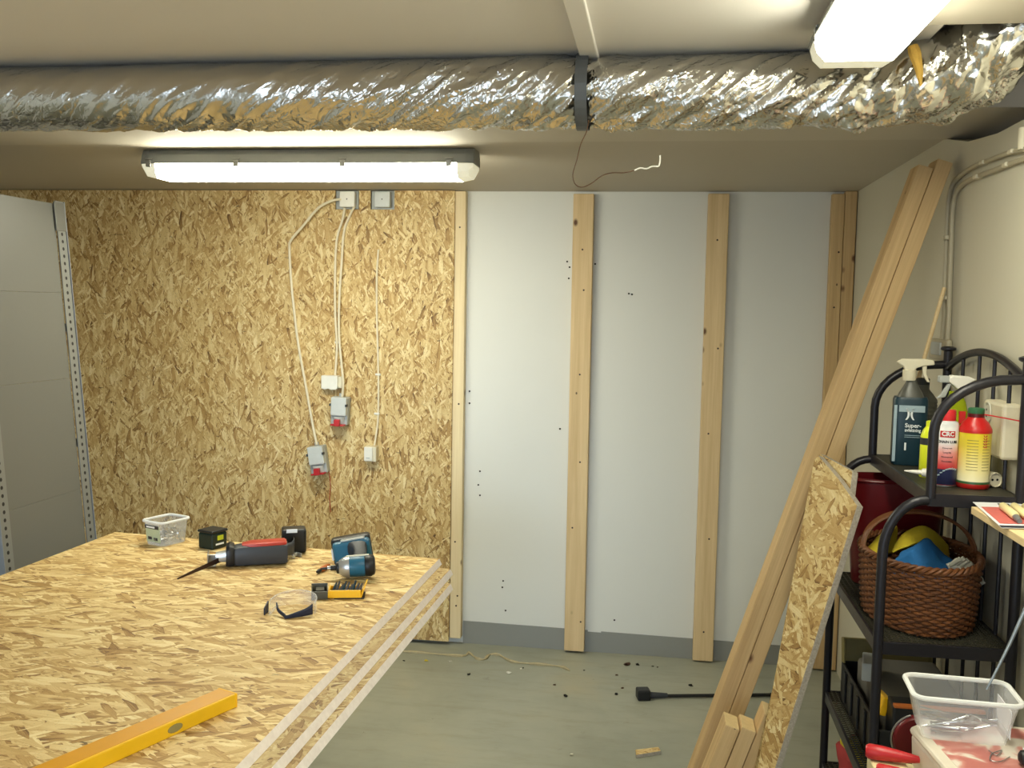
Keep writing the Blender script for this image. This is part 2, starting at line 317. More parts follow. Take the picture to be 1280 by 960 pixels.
def tag(o, label, cat, group=None):
    o['label'] = label; o['category'] = cat
    if group: o['group'] = group
    return o
def thing(name, label, cat, loc=(0, 0, 0), rot=None, group=None):
    o = bpy.data.objects.new(name, None); C.objects.link(o); o.empty_display_size = .05
    w = Matrix.Translation(loc) @ (rot.to_4x4() if rot is not None else Matrix.Identity(4)); o.matrix_world = w; WM[o.name] = w
    return tag(o, label, cat, group)
def struct(o): o['kind'] = 'structure'; return o
def rotz(a): return Matrix.Rotation(a, 3, 'Z')
def T(loc, rot=None): return Matrix.Translation(loc) @ (rot.to_4x4() if rot is not None else Matrix.Identity(4))
def frame(loc, x, z):
    """4x4 whose X is along x and Z near z"""
    x = Vector(x).normalized(); z = Vector(z); z = (z-x*z.dot(x)).normalized(); y = z.cross(x)
    return Matrix(((x.x, y.x, z.x, loc[0]), (x.y, y.y, z.y, loc[1]), (x.z, y.z, z.z, loc[2]), (0, 0, 0, 1)))
def smoothpath(P, n=6, closed=False):
    P = [Vector(p) for p in P]; out = []; L = len(P)
    for i in range(L if closed else L-1):
        p0, p1, p2, p3 = (P[(i-1) % L], P[i], P[(i+1) % L], P[(i+2) % L]) if closed else (P[max(i-1, 0)], P[i], P[i+1], P[min(i+2, L-1)])
        for k in range(n):
            t = k/n; out.append(.5*((2*p1)+(p2-p0)*t+(2*p0-5*p1+4*p2-p3)*t*t+(3*p1-p0-3*p2+p3)*t**3))
    if not closed: out.append(P[-1])
    return out
def rrect(w, h, r, n=4):
    out = []
    for cx, cy, a in ((w/2-r, h/2-r, 0), (-w/2+r, h/2-r, 90), (-w/2+r, -h/2+r, 180), (w/2-r, -h/2+r, 270)):
        out += [(cx+r*math.cos(R(a+90*k/n)), cy+r*math.sin(R(a+90*k/n))) for k in range(n+1)]
    return out
def lettering(body, size, mat, parent, Mx, wrap=0., bold=0., name='lettering', align='CENTER', sx=1.):
    cu = bpy.data.curves.new('t', 'FONT'); cu.body = body; cu.size = size; cu.align_x = align; cu.align_y = 'CENTER'; cu.extrude = .0003; cu.offset = bold; cu.resolution_u = 3
    ob = bpy.data.objects.new('t', cu); C.objects.link(ob); bpy.context.view_layer.update()
    me = bpy.data.meshes.new_from_object(ob.evaluated_get(bpy.context.evaluated_depsgraph_get())); bpy.data.objects.remove(ob)
    mb = MB(); vs = []
    for v in me.vertices:
        x, y, z = v.co; x *= sx
        vs.append(Vector((math.sin(x/wrap)*(wrap+z), y, math.cos(x/wrap)*(wrap+z)-wrap)) if wrap else Vector((x, y, z)))
    mb.add([Mx @ v for v in vs], [tuple(p.vertices) for p in me.polygons]); bpy.data.meshes.remove(me)
    return mb.build(name, mat, parent)

# ------------------------------------------------------------ the room
YB, XR, ZS, YS, ZC = 4.70, .87, 2.225, 3.298, 2.309
XL, XO, YF = -3.6, 1.9, -2.6
struct(MB().box2((XL-.1, YF-.1, -.12), (XO+.1, YB+.1, 0)).build('floor', 'floor', origin=(0, 0, 0)))
wb = struct(MB().box2((XL-.1, YB, 0), (XO+.1, YB+.1, 2.8)).build('wall_back', 'wall', origin=(0, YB, 0)))
struct(MB().box2((XL-.1, YF, 0), (XL, YB, 2.8)).build('wall_left', 'wall', origin=(XL, 0, 0)))
w = MB().box2((XR, YS, 0), (XR+.1, YB, ZS)).prism([(XR, YF, 0), (XR, YS, 0), (XR, YS, ZS), (XR, 3.05, 2.175), (XR, 2.8, 2.155), (XR, YF, 2.155)], (.1, 0, 0))
struct(w.build('wall_right', 'wallr', origin=(XR, 0, 0)))
struct(MB().box2((XO, YF, 0), (XO+.1, YB, 2.8)).build('wall_outer', 'wallr', origin=(XO, 0, 0)))
w = MB().box2((XL, YF-.1, 0), (-2.7, YF, 2.8)).box2((.45, YF-.1, 0), (1.0, YF, 2.8)).box2((1.0, YF-.1, 2.3), (XO, YF, 2.8)).box2((-2.7, YF-.1, 2.15), (.45, YF, 2.8))
struct(w.build('wall_front', 'wall', origin=(0, YF, 0)))
hx0, hx1, hy0, hy1 = .60, .92, 2.24, 2.60
w = MB().box2((XL, YF, ZC), (hx0, YB, ZC+.1)).box2((hx1, YF, ZC), (XO, YB, ZC+.1)).box2((hx0, YF, ZC), (hx1, hy0, ZC+.1)).box2((hx0, hy1, ZC), (hx1, YB, ZC+.1))
w.box2((XL-.1, YF-.1, 2.8), (XO+.1, YB+.1, 2.9))
struct(w.build('ceiling', 'ceil', origin=(0, 0, ZC)))
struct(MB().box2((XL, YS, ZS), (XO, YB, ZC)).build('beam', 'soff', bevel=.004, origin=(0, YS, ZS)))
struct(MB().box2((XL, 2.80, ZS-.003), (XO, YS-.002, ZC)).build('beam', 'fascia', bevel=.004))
struct(MB().box2((.53, .6, ZC-.02), (XO, 2.257, ZC)).build('trim_3', 'soff', bevel=.002))
struct(MB().box2((-.216, YF, ZC-.014), (-.170, 2.80, ZC)).build('trim_1', 'ceil', bevel=.003))
band = MB(); zt0 = .1
band.prism([(-.92, YB-.006, 0), (-.92, YB-.006, .112), (-.30, YB-.006, .106), (-.30, YB-.006, .098), (-.235, YB-.006, .098), (-.235, YB-.006, .104), (.86, YB-.006, .092), (.86, YB-.006, 0)], (0, .006, 0))
struct(band.build('baseboard_back', 'band'))
bead = MB()
pp = [at(x, y, 2, .004) for x, y in ((470, 811), (500, 814), (540, 817), (578, 820), (586, 816), (596, 823), (606, 824), (612, 818), (625, 819), (640, 827), (670, 830), (700, 833), (712, 838))]
bead.tube(smoothpath(pp, 3), [.006+.003*math.sin(i*1.7) for i in range(len(pp)*3-2)], 6)
struct(bead.build('trim_2', 'bead'))
for x, y in ((587, 489), (587, 504), (600, 589), (600, 619), (598, 606), (709, 327), (712, 334), (711, 348), (790, 368), (786, 367), (700, 536), (629, 726), (628, 734), (632, 763), (683, 787), (744, 330), (768, 775)):
    p = at(x, y, 1, YB-.001); MB().lathe([(.0005, 0), (.0045, .001), (.0045, .0025)], 8, T(p, Matrix.Rotation(R(90), 3, 'X'))).build('screw_hole', 'dark', wb)

# OSB lining of the back wall, notched round the two boxes at its top
p = [(-3.59, .02), (-.978, .02), (-.986, 2.222)]
for xa, xb in ((-1.29+.012, -1.398), (-1.455, -1.575)): p += [(xa, 2.222), (xa, 2.131), (xb, 2.131), (xb, 2.222)]
p += [(-3.59, 2.222)]
mb = MB(); 
def band_panel(mb, p, y, d):
    # columns between the notch edges keep the faces convex
    xs = sorted({a for a, _ in p}); top = 2.222
    cuts = [(-3.59, -1.575, top), (-1.575, -1.455, 2.131), (-1.455, -1.398, top), (-1.398, -1.278, 2.131), (-1.278, -.982, top)]
    for a, b, t in cuts: mb.box2((a, y, .02), (b, y+d, t))
band_panel(mb, p, 4.64, .012)
tag(mb.build('osb_wall_panel', 'osb_wall', origin=(-2, 4.64, 0)), 'big strand board lining fixed to the back wall behind the work table', 'wall panel')

def post(name, x0, x1, z0, z1, y0, y1, lab, mat='pine', lean=0., grp=None, screws=()):
    c = ((x0+x1)/2, (y0+y1)/2, z0); o = thing(name, lab, 'stud', c, None, grp)
    sh = Matrix(((1, 0, lean, 0), (0, 1, 0, 0), (0, 0, 1, 0), (0, 0, 0, 1)))
    MB().box((0, 0, (z1-z0)/2), (x1-x0, y1-y0, z1-z0)).mat(T(c) @ sh).build('timber', mat, o, bevel=.003)
    for sx, sz in screws:
        MB().lathe([(.0045, 0), (.0045, .001), (.002, .0018)], 8, T((c[0]+sx+lean*(sz-z0), y0, sz), Matrix.Rotation(R(90), 3, 'X'))).build('screw', 'blade', o)
    return o
post('wall_stud', -.980, -.924, .035, 2.222, 4.652, 4.699, 'narrow pale wall stud along the free edge of the strand board lining', 'pine_pale', -.003, None, ((.0, 2.05), (.005, 1.2), (-.005, .52), (.01, .25), (.004, .2)))
post('wall_stud', -.410, -.314, .012, 2.210, 4.652, 4.699, 'pale wall stud with two dark knots at its top, second from the strand board', 'pine', -.003, None, ((.0, 1.95), (.01, 1.76), (.0, 1.36), (.01, .94), (-.02, .62), (.03, .16)))
post('wall_stud', .206, .301, .008, 2.212, 4.652, 4.699, 'bare wall stud standing alone between two empty stretches of white wall', 'pine', 0, None, ((.0, 2.0), (.02, 1.5), (-.01, 1.1), (.0, .15), (.01, .6)))
post('wall_stud', .758, .812, .008, 2.212, 4.652, 4.699, 'knotty wall stud near the corner, left one of the touching pair behind leaning planks', 'lumber', 0, None, ((.01, 1.95), (.0, 1.7)))
post('wall_stud', .814, .866, .008, 2.224, 4.652, 4.699, 'smooth wall stud hard in the room corner, slightly taller than its twin', 'lumber')

# ------------------------------------------------------------ foil duct under the ceiling
YD, RD = 2.54, .0885; ZD = ZC-RD+.0005
axis = [(-3.58, YD, ZD), (-2.4, YD, ZD), (-1.6, YD, ZD), (-.8, YD, ZD), (-.2, YD, ZD), (.2, YD-.002, ZD-.002), (.42, YD-.006, ZD-.004), (.54, YD-.018, ZD), (.63, YD-.045, ZD+.010), (.705, YD-.085, ZD+.045), (.755, YD-.125, ZD+.10), (.785, YD-.145, ZD+.19)]
ap = smoothpath(axis, 40); L = [0.]
for a, b in zip(ap, ap[1:]): L.append(L[-1]+(b-a).length)
tot = L[-1]; NS, NT_ = 1050, 110
dm = MB(); vs = []; j = 0
ss = [1.5*u/.12 for u in np.linspace(0, .12, 60)] ; ss = ss[:-1]+list(np.linspace(1.5, tot, NS-59)); NS = len(ss)
for s_ in ss:
    while j < len(L)-2 and L[j+1] < s_: j += 1
    t = (s_-L[j])/(L[j+1]-L[j]); p = ap[j].lerp(ap[j+1], t); tan = (ap[j+1]-ap[j]).normalized()
    n1 = (Vector((0, 0, 1))-tan*tan.z).normalized() if abs(tan.z) < .95 else Vector((1, 0, 0)); n2 = tan.cross(n1)
    amp = .35+1.0*min(1, max(0, (s_-1.9)/1.5))
    bend = max(0, s_-(tot-.62))
    x_ = p.x; pinch = .008*math.exp(-((x_+.2)/.035)**2)
    for k in range(NT_):
        th = 2*math.pi*k/NT_; c, q = math.cos(th), math.sin(th)
        low = .55+.45*(-c) if c < 0 else .35+.2*(1-c)          # creases gather on the underside
        u = Vector((s_*9+th*1.1, th*1.6, 0)); u2 = Vector((s_*30-th*2.2, th*4.2, 3.1)); u3 = Vector((s_*70+th*5, th*9, 7.7))
        h = (1-abs(noise.noise(u)))*.55; h2 = 1-abs(noise.noise(u2)); h3 = 1-abs(noise.noise(u3))
        vv = th*RD if th < math.pi*1.5 else (th-2*math.pi)*RD; e1 = s_*.83-vv*.56; e2 = s_*.56+vv*.83
        k1 = 1-abs(noise.noise(Vector((e1*5, e2*26, 2.2)))); k2 = 1-abs(noise.noise(Vector((e1*13, e2*60, 5.2))))
        d = amp*low*((h-.4)*.010+(h2-.7)*.004+(h3-.7)*.002+(k1**3-.4)*.013+(k2**2-.5)*.006)+noise.noise(Vector((s_*2.3, th, 9)))*.004
        if bend: d += .004*min(1, bend*6)*math.sin(s_*75+1.5*math.sin(th))*(.6-.4*c)
        vs.append(p+(n1*c+n2*q)*(RD*(1+.14*min(1, bend/.3))-.004+d-pinch))
fs = [(i*NT_+k, (i+1)*NT_+k, (i+1)*NT_+(k+1) % NT_, i*NT_+(k+1) % NT_) for i in range(NS-1) for k in range(NT_)]
dm.add(vs, fs)
duct = thing('foil_duct', 'long crumpled silver foil duct running under the ceiling and bending up at one end', 'duct', (-1, YD, ZD-RD))
do = dm.build('foil_jacket', 'foil', duct, smooth=True)
ins = MB(); q0 = at(1138, 62, 1, 2.44)
ins.tube(smoothpath([at(1141, 58, 1, 2.40), at(1145, 72, 1, 2.395), at(1149, 88, 1, 2.395), at(1151, 108, 1, 2.41)], 4), [.012, .013, .014, .014, .013, .012, .011, .010, .009, .008, .006, .004, .002], 8)
ins.build('torn_insulation', 'insul', duct, smooth=True)['label'] = 'yellow wool showing through a tear'
ew = MB(); ew.box2((.93, 2.28, 2.262), (1.2, 2.42, ZC), 0)
for i in range(len(ew.v)): ew.v[i] += Vector((.02*noise.noise(Vector((i, 3, 1))), .02*noise.noise(Vector((i, 9, 4))), 0))
tag(ew.build('insulation_slab', 'insul', bevel=.012), 'torn yellow wool slab under the ceiling beyond the end of the foil duct', 'insulation')

st = MB(); n = 26
def ring(r): return [Vector((0, math.sin(a)*r, math.cos(a)*r)) for a in np.linspace(R(30), R(330), n)]
cx = -.208
for (ra, wd) in ((RD+.0065, .030),):
    a, b = ring(ra), ring(ra+.0018)
    a = [Vector((0, -.075, RD+.002))]+a[::-1]+[Vector((0, .075, RD+.002))] if False else a
    P = lambda v, x: Vector((cx+x, YD+v.y, ZD+v.z))
    vs = [P(v, s*wd/2) for v in a for s in (-1, 1)]+[P(v, s*wd/2) for v in b for s in (-1, 1)]; o = 2*n; fs = []
    for i in range(n-1):
        fs += [(2*i, 2*i+1, 2*i+3, 2*i+2), (o+2*i, o+2*i+2, o+2*i+3, o+2*i+1), (2*i, 2*i+2, o+2*i+2, o+2*i), (2*i+1, o+2*i+1, o+2*i+3, 2*i+3)]
    fs += [(0, o, o+1, 1), (2*n-2, 2*n-1, o+2*n-1, o+2*n-2)]
    st.add(vs, fs)
st.box2((cx-.015, YD-.062, ZC-.033), (cx+.015, YD-.058, ZC-.0145)).box2((cx-.015, YD-.062, ZC-.0165), (cx+.015, YD-.03, ZC-.0145))
tag(st.build('duct_strap', 'strap'), 'grey hanging strap wrapped around the foil duct', 'strap')
lw = thing('loose_wire', 'thin brown wire dangling from the strap on the foil duct', 'wire', tuple(at(735, 155, 1, 2.47)))
wp = [at(x, y, 1, 2.47) for x, y in ((736, 150), (733, 165), (726, 180), (721, 200), (716, 218), (719, 230), (727, 234), (738, 230), (752, 220), (765, 216), (780, 216), (793, 213))]
MB().tube(smoothpath(wp, 4), .0013, 6).build('strand', 'wire', lw, smooth=True)
wp = [at(x, y, 1, 2.47) for x, y in ((793, 213), (800, 210), (808, 211), (815, 208), (822, 208), (824, 206), (825, 200), (825, 194))]
MB().tube(smoothpath(wp, 3), .002, 6).build('sleeve', 'white_wire', lw, smooth=True)['label'] = 'white sleeve on the wire end'

# ------------------------------------------------------------ fluorescent lights
def fixture(label, a, b, width, h, zt, clips, el=.06, lit='lamp'):
    """a, b: ends of the long axis on the ceiling"""
    a, b = Vector(a), Vector(b); d = (b-a); ln = d.length; w0 = frame((a.x, a.y, zt), d, (0, 0, 1)); o = thing('fluorescent_light', label, 'ceiling light', (a.x+d.x/2, a.y+d.y/2, zt))
    def sec(x, zs, ws, n=1): return [w0 @ Vector((x, wy, z)) for wy, z in zip(ws, zs)]
    hh = h*.52
    body = MB()
    def loft(mb, secs, m=0, cap=True):
        k = len(secs[0]); vs = [p for s_ in secs for p in s_]; fs = [(i*k+q, i*k+(q+1) % k, (i+1)*k+(q+1) % k, (i+1)*k+q) for i in range(len(secs)-1) for q in range(k)]
        if cap: fs += [tuple(range(k))[::-1], tuple((len(secs)-1)*k+q for q in range(k))]
        mb.add(vs, fs, m)
    def up_sec(x, s_): W = width/2*s_; return sec(x, (-.001, -.001, -hh*.4, -hh, -hh, -hh*.4), (-W*.7, W*.7, W*.92, W*1.04, -W*1.04, -W*.92))
    loft(body, [up_sec(.0, .86), up_sec(.03, 1), up_sec(ln-.03, 1), up_sec(ln, .86)]); body.build('housing', 'lamp_body', o, bevel=.003)
    def lo_sec(x, s_, dp): W = width/2*s_; z1 = -hh-(h-hh)*dp; return sec(x, (-hh, -hh-.004, -hh-(h-hh)*dp*.6, z1, z1, -hh-(h-hh)*dp*.6, -hh-.004, -hh), (-W*1.0, -W*1.0, -W*.93, -W*.74, W*.74, W*.93, W*1.0, W*1.0))
    e = MB(); loft(e, [lo_sec(el, 1, 1), lo_sec(ln-el, 1, 1)], 0, False); e.build('diffuser', lit, o)
    for xs in (((.004, .86, .35), (.02, .95, .85), (el, 1, 1)), ((ln-el, 1, 1), (ln-.02, .95, .85), (ln-.004, .86, .35))):
        e = MB(); loft(e, [lo_sec(*q) for q in xs], 0, True); e.build('diffuser_end', 'lamp_end', o)
    for f in clips:
        for sgn in (-1, 1):
            e = MB(); p0 = w0 @ Vector((ln*f, sgn*width/2*1.0, -hh)); e.box(p0, (.02, .012, .024), w0.to_3x3()).box(p0+Vector((0, 0, .016)), (.03, .008, .006), w0.to_3x3()); e.build('clip', 'clip', o, bevel=.002)
    return o
fixture('lit fluorescent strip across the soffit above the strand board wall', (-1.90, 3.47, ZS), (-.655, 3.47, ZS), .14, .105, ZS, (.03, .3, .62, .93), .06, 'lamp_wall')
fixture('lit fluorescent strip hanging under the ceiling in front of the duct bend', (.404, .95, ZC), (.404, 2.335, ZC), .188, .10, ZC, (.05, .35, .65, .9), .11)

fixture('added unseen fluorescent strip behind the camera, extra light for ceiling and table', (-1.45, -1.1, ZC), (-1.45, .13, ZC), .185, .10, ZC, (.05, .35, .65, .9))  # third lamp, added out of view to brighten the ceiling and table

# ------------------------------------------------------------ electrical things on the strand board
def ybox(mb, x0, x1, z0, z1, y, d): return mb.box2((x0, y-d, z0), (x1, y, z1))
o = thing('junction_box', 'white square junction box in a notch at the top of the strand board', 'junction box', (-1.506, 4.7, 2.138))
ybox(MB(), -1.575, -1.462, 2.133, 2.222, 4.699, .045).build('back_box', 'greyp', o, bevel=.003)
ybox(MB(), -1.546, -1.470, 2.140, 2.216, 4.654, .04).build('lid', 'white', o, bevel=.006)
MB().lathe([(.003, 0), (.003, .001)], 8, T((-1.508, 4.614, 2.178), Matrix.Rotation(R(90), 3, 'X'))).build('lid_screw', 'dark', o)
o = thing('junction_box', 'grey square junction box in the other notch, without any cable', 'junction box', (-1.338, 4.7, 2.138))
ybox(MB(), -1.396, -1.282, 2.133, 2.222, 4.699, .045).build('back_box', 'greyp', o, bevel=.003)
ybox(MB(), -1.372, -1.294, 2.140, 2.216, 4.654, .04).build('lid', 'pale_grey', o, bevel=.006)
MB().lathe([(.003, 0), (.003, .001)], 8, T((-1.333, 4.614, 2.178), Matrix.Rotation(R(90), 3, 'X'))).build('lid_screw', 'dark', o)
def cable(pts, r, label, y=4.632, mat='cable', clips=()):
    P = [at(a, b, 1, y if len(q) == 0 else q[0]) for a, b, *q in pts]; o = thing('cable', label, 'cable', tuple(P[-1]))
    MB().tube(smoothpath(P, 6), r, 8).build('sheath', mat, o, smooth=True)
    for a, b in clips:
        c = at(a, b, 1, 4.635); MB().box(c, (.026, .010, .010)).build('cable_clip', 'white', o, bevel=.002)
    return o
cable(((427, 249, 4.62), (415, 251, 4.60), (398, 260, 4.60), (380, 281, 4.605), (364, 300, 4.615), (362, 312), (364, 350), (368, 390), (373, 430), (382, 480), (389, 520), (396, 556, 4.61)), .0062, 'white cable bowing out from the white junction box down to the lower red socket')
cable(((431, 260, 4.62), (428, 275), (421, 300), (419, 340), (419, 390), (421, 425), (421, 440), (419, 469, 4.62)), .0058, 'white cable dropping to the small white box, left of two running together', 4.630, 'cable', ((422, 428),))
cable(((443, 258, 4.62), (437, 270), (430, 290), (427, 330, 4.622), (424, 380, 4.619), (424, 420, 4.619), (427, 455, 4.612), (429, 478, 4.60), (428, 496, 4.61)), .0058, 'white cable passing behind the small white box to the upper red socket', 4.645-.012)
cable(((473, 312), (471, 345), (471, 390), (472, 430), (473, 470), (473, 505), (472, 530), (468, 557, 4.61)), .0048, 'thin lone cable going down to the light switch on the strand board', 4.635, 'cable', ((472.5, 468), (471, 517)))
o = thing('junction_box', 'small cream box with a chipped lower edge, above the upper red socket', 'junction box', (-1.578, 4.64, 1.25))
mb = MB(); zz = [(-1.628, 1.323), (-1.628, 1.258), (-1.61, 1.253), (-1.594, 1.258), (-1.578, 1.252), (-1.553, 1.254), (-1.545, 1.262), (-1.545, 1.323)]
mb.prism([(x, 4.598, z) for x, z in zz], (0, .04, 0)); mb.build('cover', 'white', o, bevel=.004)
MB().box2((-1.545, 4.61, 1.262), (-1.527, 4.638, 1.318)).build('side_plate', 'cream', o, bevel=.003)
def redsocket(loc, tilt, label):
    w = T(loc, Matrix.Rotation(tilt, 3, 'Y')); o = thing('power_socket', label, 'socket', loc)
    MB().box2((-.043, -.045, -.075), (.043, 0, .062)).mat(w).build('back_box', 'greyp', o, bevel=.006)
    MB().box2((-.037, -.07, -.028), (.041, -.045, .062)).mat(w).build('cover', 'pale_grey', o, bevel=.005)
    for s_ in (-1, 1): MB().box2((s_*.04-.004, -.073, .018), (s_*.04+.004, -.05, .03)).mat(w).build('latch', 'dgrey', o, bevel=.001)
    MB().lathe([(.030, 0), (.031, .03), (.027, .048)], 20, w @ T((0, -.044, -.028), Matrix.Rotation(R(205), 3, 'X'))).build('collar', 'pale_grey', o, smooth=True)
    MB().box2((-.034, -.078, -.078), (.034, -.03, -.07)).box2((-.013, -.088, -.078), (.015, -.066, -.045)).mat(w).build('flap', 'red', o, bevel=.003)
    MB().tube([w @ Vector((0, -.02, .06)), w @ Vector((0, -.022, .078))], .011, 10).build('gland', 'greyp', o)
    return o
redsocket((-1.533, 4.64, 1.158), R(2), 'grey industrial socket with red flap, upper one directly below the cream box')
redsocket((-1.645, 4.64, .912), R(-9), 'grey industrial socket with red flap, lower tilted one with string below')
o = thing('light_switch', 'small white switch at the end of the lone thin cable', 'switch', (-1.378, 4.64, .905))
MB().box2((-1.405, 4.594, .908), (-1.345, 4.64, .982)).build('housing', 'cream', o, bevel=.004)
MB().box2((-1.404, 4.584, .912), (-1.362, 4.597, .980)).build('rocker', 'white', o, bevel=.003)
MB().box2((-1.393, 4.5825, .925), (-1.375, 4.585, .929)).build('indicator', 'greyp', o)
P = [at(x, y, 1, 4.628) for x, y in ((409, 583), (412, 595), (413, 608), (412, 622), (413, 640))]
tag(MB().tube(smoothpath(P, 5), .0018, 6).build('string', 'redtool'), 'thin red string hanging below the lower socket', 'string')

# ------------------------------------------------------------ steel shelf at the left
def shelf_unit():
    K = -.0872; x0 = -2.03                                  # the side leans a little
    px = lambda z: x0+K*z
    ang = math.atan(K); Rm = Matrix.Rotation(ang, 3, 'Y'); y0, y1 = 2.875, 3.40; top = 2.03/math.cos(ang)
    w = T((x0, (y0+y1)/2, .04), Rm); o = thing('steel_shelf', 'tall grey sheet steel shelf side with punched uprights beside the table', 'shelf', (x0, (y0+y1)/2, 0))
    hy = (y1-y0)/2
    zs = [0, .46, .93, 1.345, 1.66, top-.05]
    for a, b in zip(zs, zs[1:]): MB().box2((-.010, -hy+.02, a+.0002), (-.006, hy-.055, b-.0002)).mat(w).build('side_panel', 'shelfp', o, bevel=.0012)
    for s_ in (-1, 1):
        c = s_*(hy-.028); u = MB().box2((-.004, -.024, -.04), (0, .024, top-.04)); lw_ = w @ T((0, c, 0)); u.build('upright', 'holes', o, local=lw_)
        f = MB().box2((-.035, s_*hy-.002, -.04), (.004, s_*hy+.002, top-.04)).mat(w); f.build('upright_flange', 'flange', o, bevel=.001)
    MB().box2((-.004, hy-.062, top-.15), (.003, hy-.001, top-.045)).mat(w).build('corner_plate', 'shelfp', o, bevel=.002)
    for z in (.12, .62, 1.12, 1.55): MB().box2((px(z)-.95, y0+.01, z), (px(z)-.012, y1-.01, z+.03)).build('shelf_board', 'shelfp', o, bevel=.002)
    for yy in (y0, y1):
        MB().box2((-.035, -.02, -.04), (.0, .02, top-.04)).mat(T((x0-.95, yy-.02 if yy > 3 else yy+.02, .04), Rm)).build('upright', 'shelfp', o)
shelf_unit()

# ------------------------------------------------------------ table of three stacked OSB sheets on sawhorses
ZT = .84; th = .018
tops = [(Vector((-1.910, 3.226)), Vector((-.694, 3.115)), Vector((-.7245, 1.70)), Vector((-1.962, 1.78))), None, None]
def ext(p, q, y): t = (y-p.y)/(q.y-p.y); return p+(q-p)*t
fl, fr, nr, nl = tops[0]; nr = ext(fr, nr, .75); nl = ext(fl, nl, .80)
def sheet(poly, z, label, mat='osb_top'):
    """poly: far left, far right, near right, near left; the long edge at the right slopes outwards"""
    mb = MB(); sl = .009; top = [Vector((p.x, p.y, z)) for p in poly]; bot = [Vector((p.x+(sl if i in (1, 2) else 0), p.y, z-th)) for i, p in enumerate(poly)]
    mb.add(top+bot, [(3, 2, 1, 0)]); mb.add(top+bot, [(4, 5, 6, 7)]); mb.add(top+bot, [(0, 1, 5, 4), (1, 2, 6, 5), (2, 3, 7, 6), (3, 0, 4, 7)], 1)
    o = mb.build('osb_sheet', [mat, 'edge_paint'], origin=(poly[0].x, poly[0].y, z)); return tag(o, label, 'board')
sheet((fl, fr, nr, nl), ZT, 'uppermost strand board sheet of the table, with the tools lying on it')
s2 = (Vector((-1.86, 3.19)), Vector((-.646, 3.067)), Vector((-.6985, .72)), Vector((-1.90, .79)))
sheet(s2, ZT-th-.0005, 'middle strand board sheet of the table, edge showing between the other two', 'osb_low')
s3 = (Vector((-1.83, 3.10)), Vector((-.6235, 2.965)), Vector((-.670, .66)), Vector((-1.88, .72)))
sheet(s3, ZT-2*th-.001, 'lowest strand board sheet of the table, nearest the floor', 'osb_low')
for yy in (1.0, 2.5):
    o = thing('sawhorse', 'wooden sawhorse under the %s of the strand board table' % ('near end' if yy < 2 else 'wall end'), 'sawhorse', (-1.28, yy, 0)); zt = ZT-3*th-.0015
    MB().box2((-1.75, yy-.045, zt-.095), (-.98, yy+.045, zt)).build('beam', 'pine', o, bevel=.003)
    for sx in (-1, 1):
        for sy in (-1, 1):
            a = Vector((-1.40+sx*.28, yy+sy*.068, zt-.01)); b = Vector((-1.40+sx*.30, yy+sy*.22, 0.0)); d = b-a; w = frame(a, d, (0, sy, .3)); MB().box2((0, -.045, -.02), (d.length, .045, .02)).mat(w).build('leg', 'pine', o)

# ------------------------------------------------------------ tools on the table
def lvl():
    a = at(297, 884, 2, ZT); b = at(130, 960, 2, ZT); d = (b-a); d.z = 0; ln = 1.2; w = frame((a.x, a.y, ZT), d, (0, 0, 1))
    o = thing('straightedge_level', 'long yellow builder\'s level lying flat across the table front', 'level', tuple(a))
    wd = .052; h = .030
    # local Y: to the left of travel
    sgn = 1 if (w @ Vector((0, 1, 0)) - w @ Vector((0, 0, 0))).x > 0 else -1
    prof = [(0, 0), (-sgn*wd, 0), (-sgn*wd, h), (0, h)]
    mb = MB(); mb.box2((.004, min(0, -sgn*wd), 0), (ln, max(0, -sgn*wd), h)); mb.mat(w).build('body', 'yellow', o, bevel=.003)
    MB().box2((.006, min(-sgn*.004, -sgn*(wd-.004)), h-.001), (ln-.004, max(-sgn*.004, -sgn*(wd-.004)), h+.0006)).mat(w).build('top_face', 'yellow_d', o)
    MB().box2((0, min(0, -sgn*wd)-.0005, -.0), (.006, max(0, -sgn*wd)+.0005, h+.0005)).mat(w).build('end_cap', 'tooly', o, bevel=.002)
    for x in (.16, .62): MB().lathe([(.008, 0), (.008, .001)], 14, w @ T((x, 0 if sgn > 0 else 0, h*.5), Matrix.Rotation(R(-90*sgn), 3, 'X')), sx=2.2).build('mark', 'olive', o)
lvl()

def tub(label, name, base, w_, d_, h, yaw, wall='clear_b', lab=True, taper=.86, handle=False):
    c = Vector(base); rm = rotz(yaw); o = thing(name, label, 'tub', tuple(c), rm); w = T(c, rm)
    mb = MB(); n = 5; secs = []
    for z, s_ in ((0, taper), (.004, taper+.01), (h, 1)): secs.append([(x*1, y*1, z) for x, y in rrect(w_*s_, d_*s_, .18*min(w_, d_)*s_, n)])
    k = len(secs[0]); ins = [[(x*.975, y*.975, z) for x, y, z in q] for q in ([(x, y, .004) for x, y, _ in secs[0]], secs[2])]
    vs = [p for q in secs for p in q]+[p for q in ins for p in q]; fs = [tuple(range(k))[::-1]]
    for a in (0, 1): fs += [(a*k+i, a*k+(i+1) % k, (a+1)*k+(i+1) % k, (a+1)*k+i) for i in range(k)]
    fs += [(2*k+i, 2*k+(i+1) % k, 4*k+(i+1) % k, 4*k+i) for i in range(k)]+[(4*k+i, 4*k+(i+1) % k, 3*k+(i+1) % k, 3*k+i) for i in range(k)]+[tuple(3*k+i for i in range(k))]
    mb.add(vs, fs).mat(w).build('bin', wall, o, smooth=True)
    P = [w @ Vector((x, y, h)) for x, y in rrect(w_+.004, d_+.004, .18*min(w_, d_), n)]
    MB().tube(P, min(.005, .03*w_+.0018), 8, closed=True).build('rim', 'clear_rim', o, smooth=True)
    return o, w
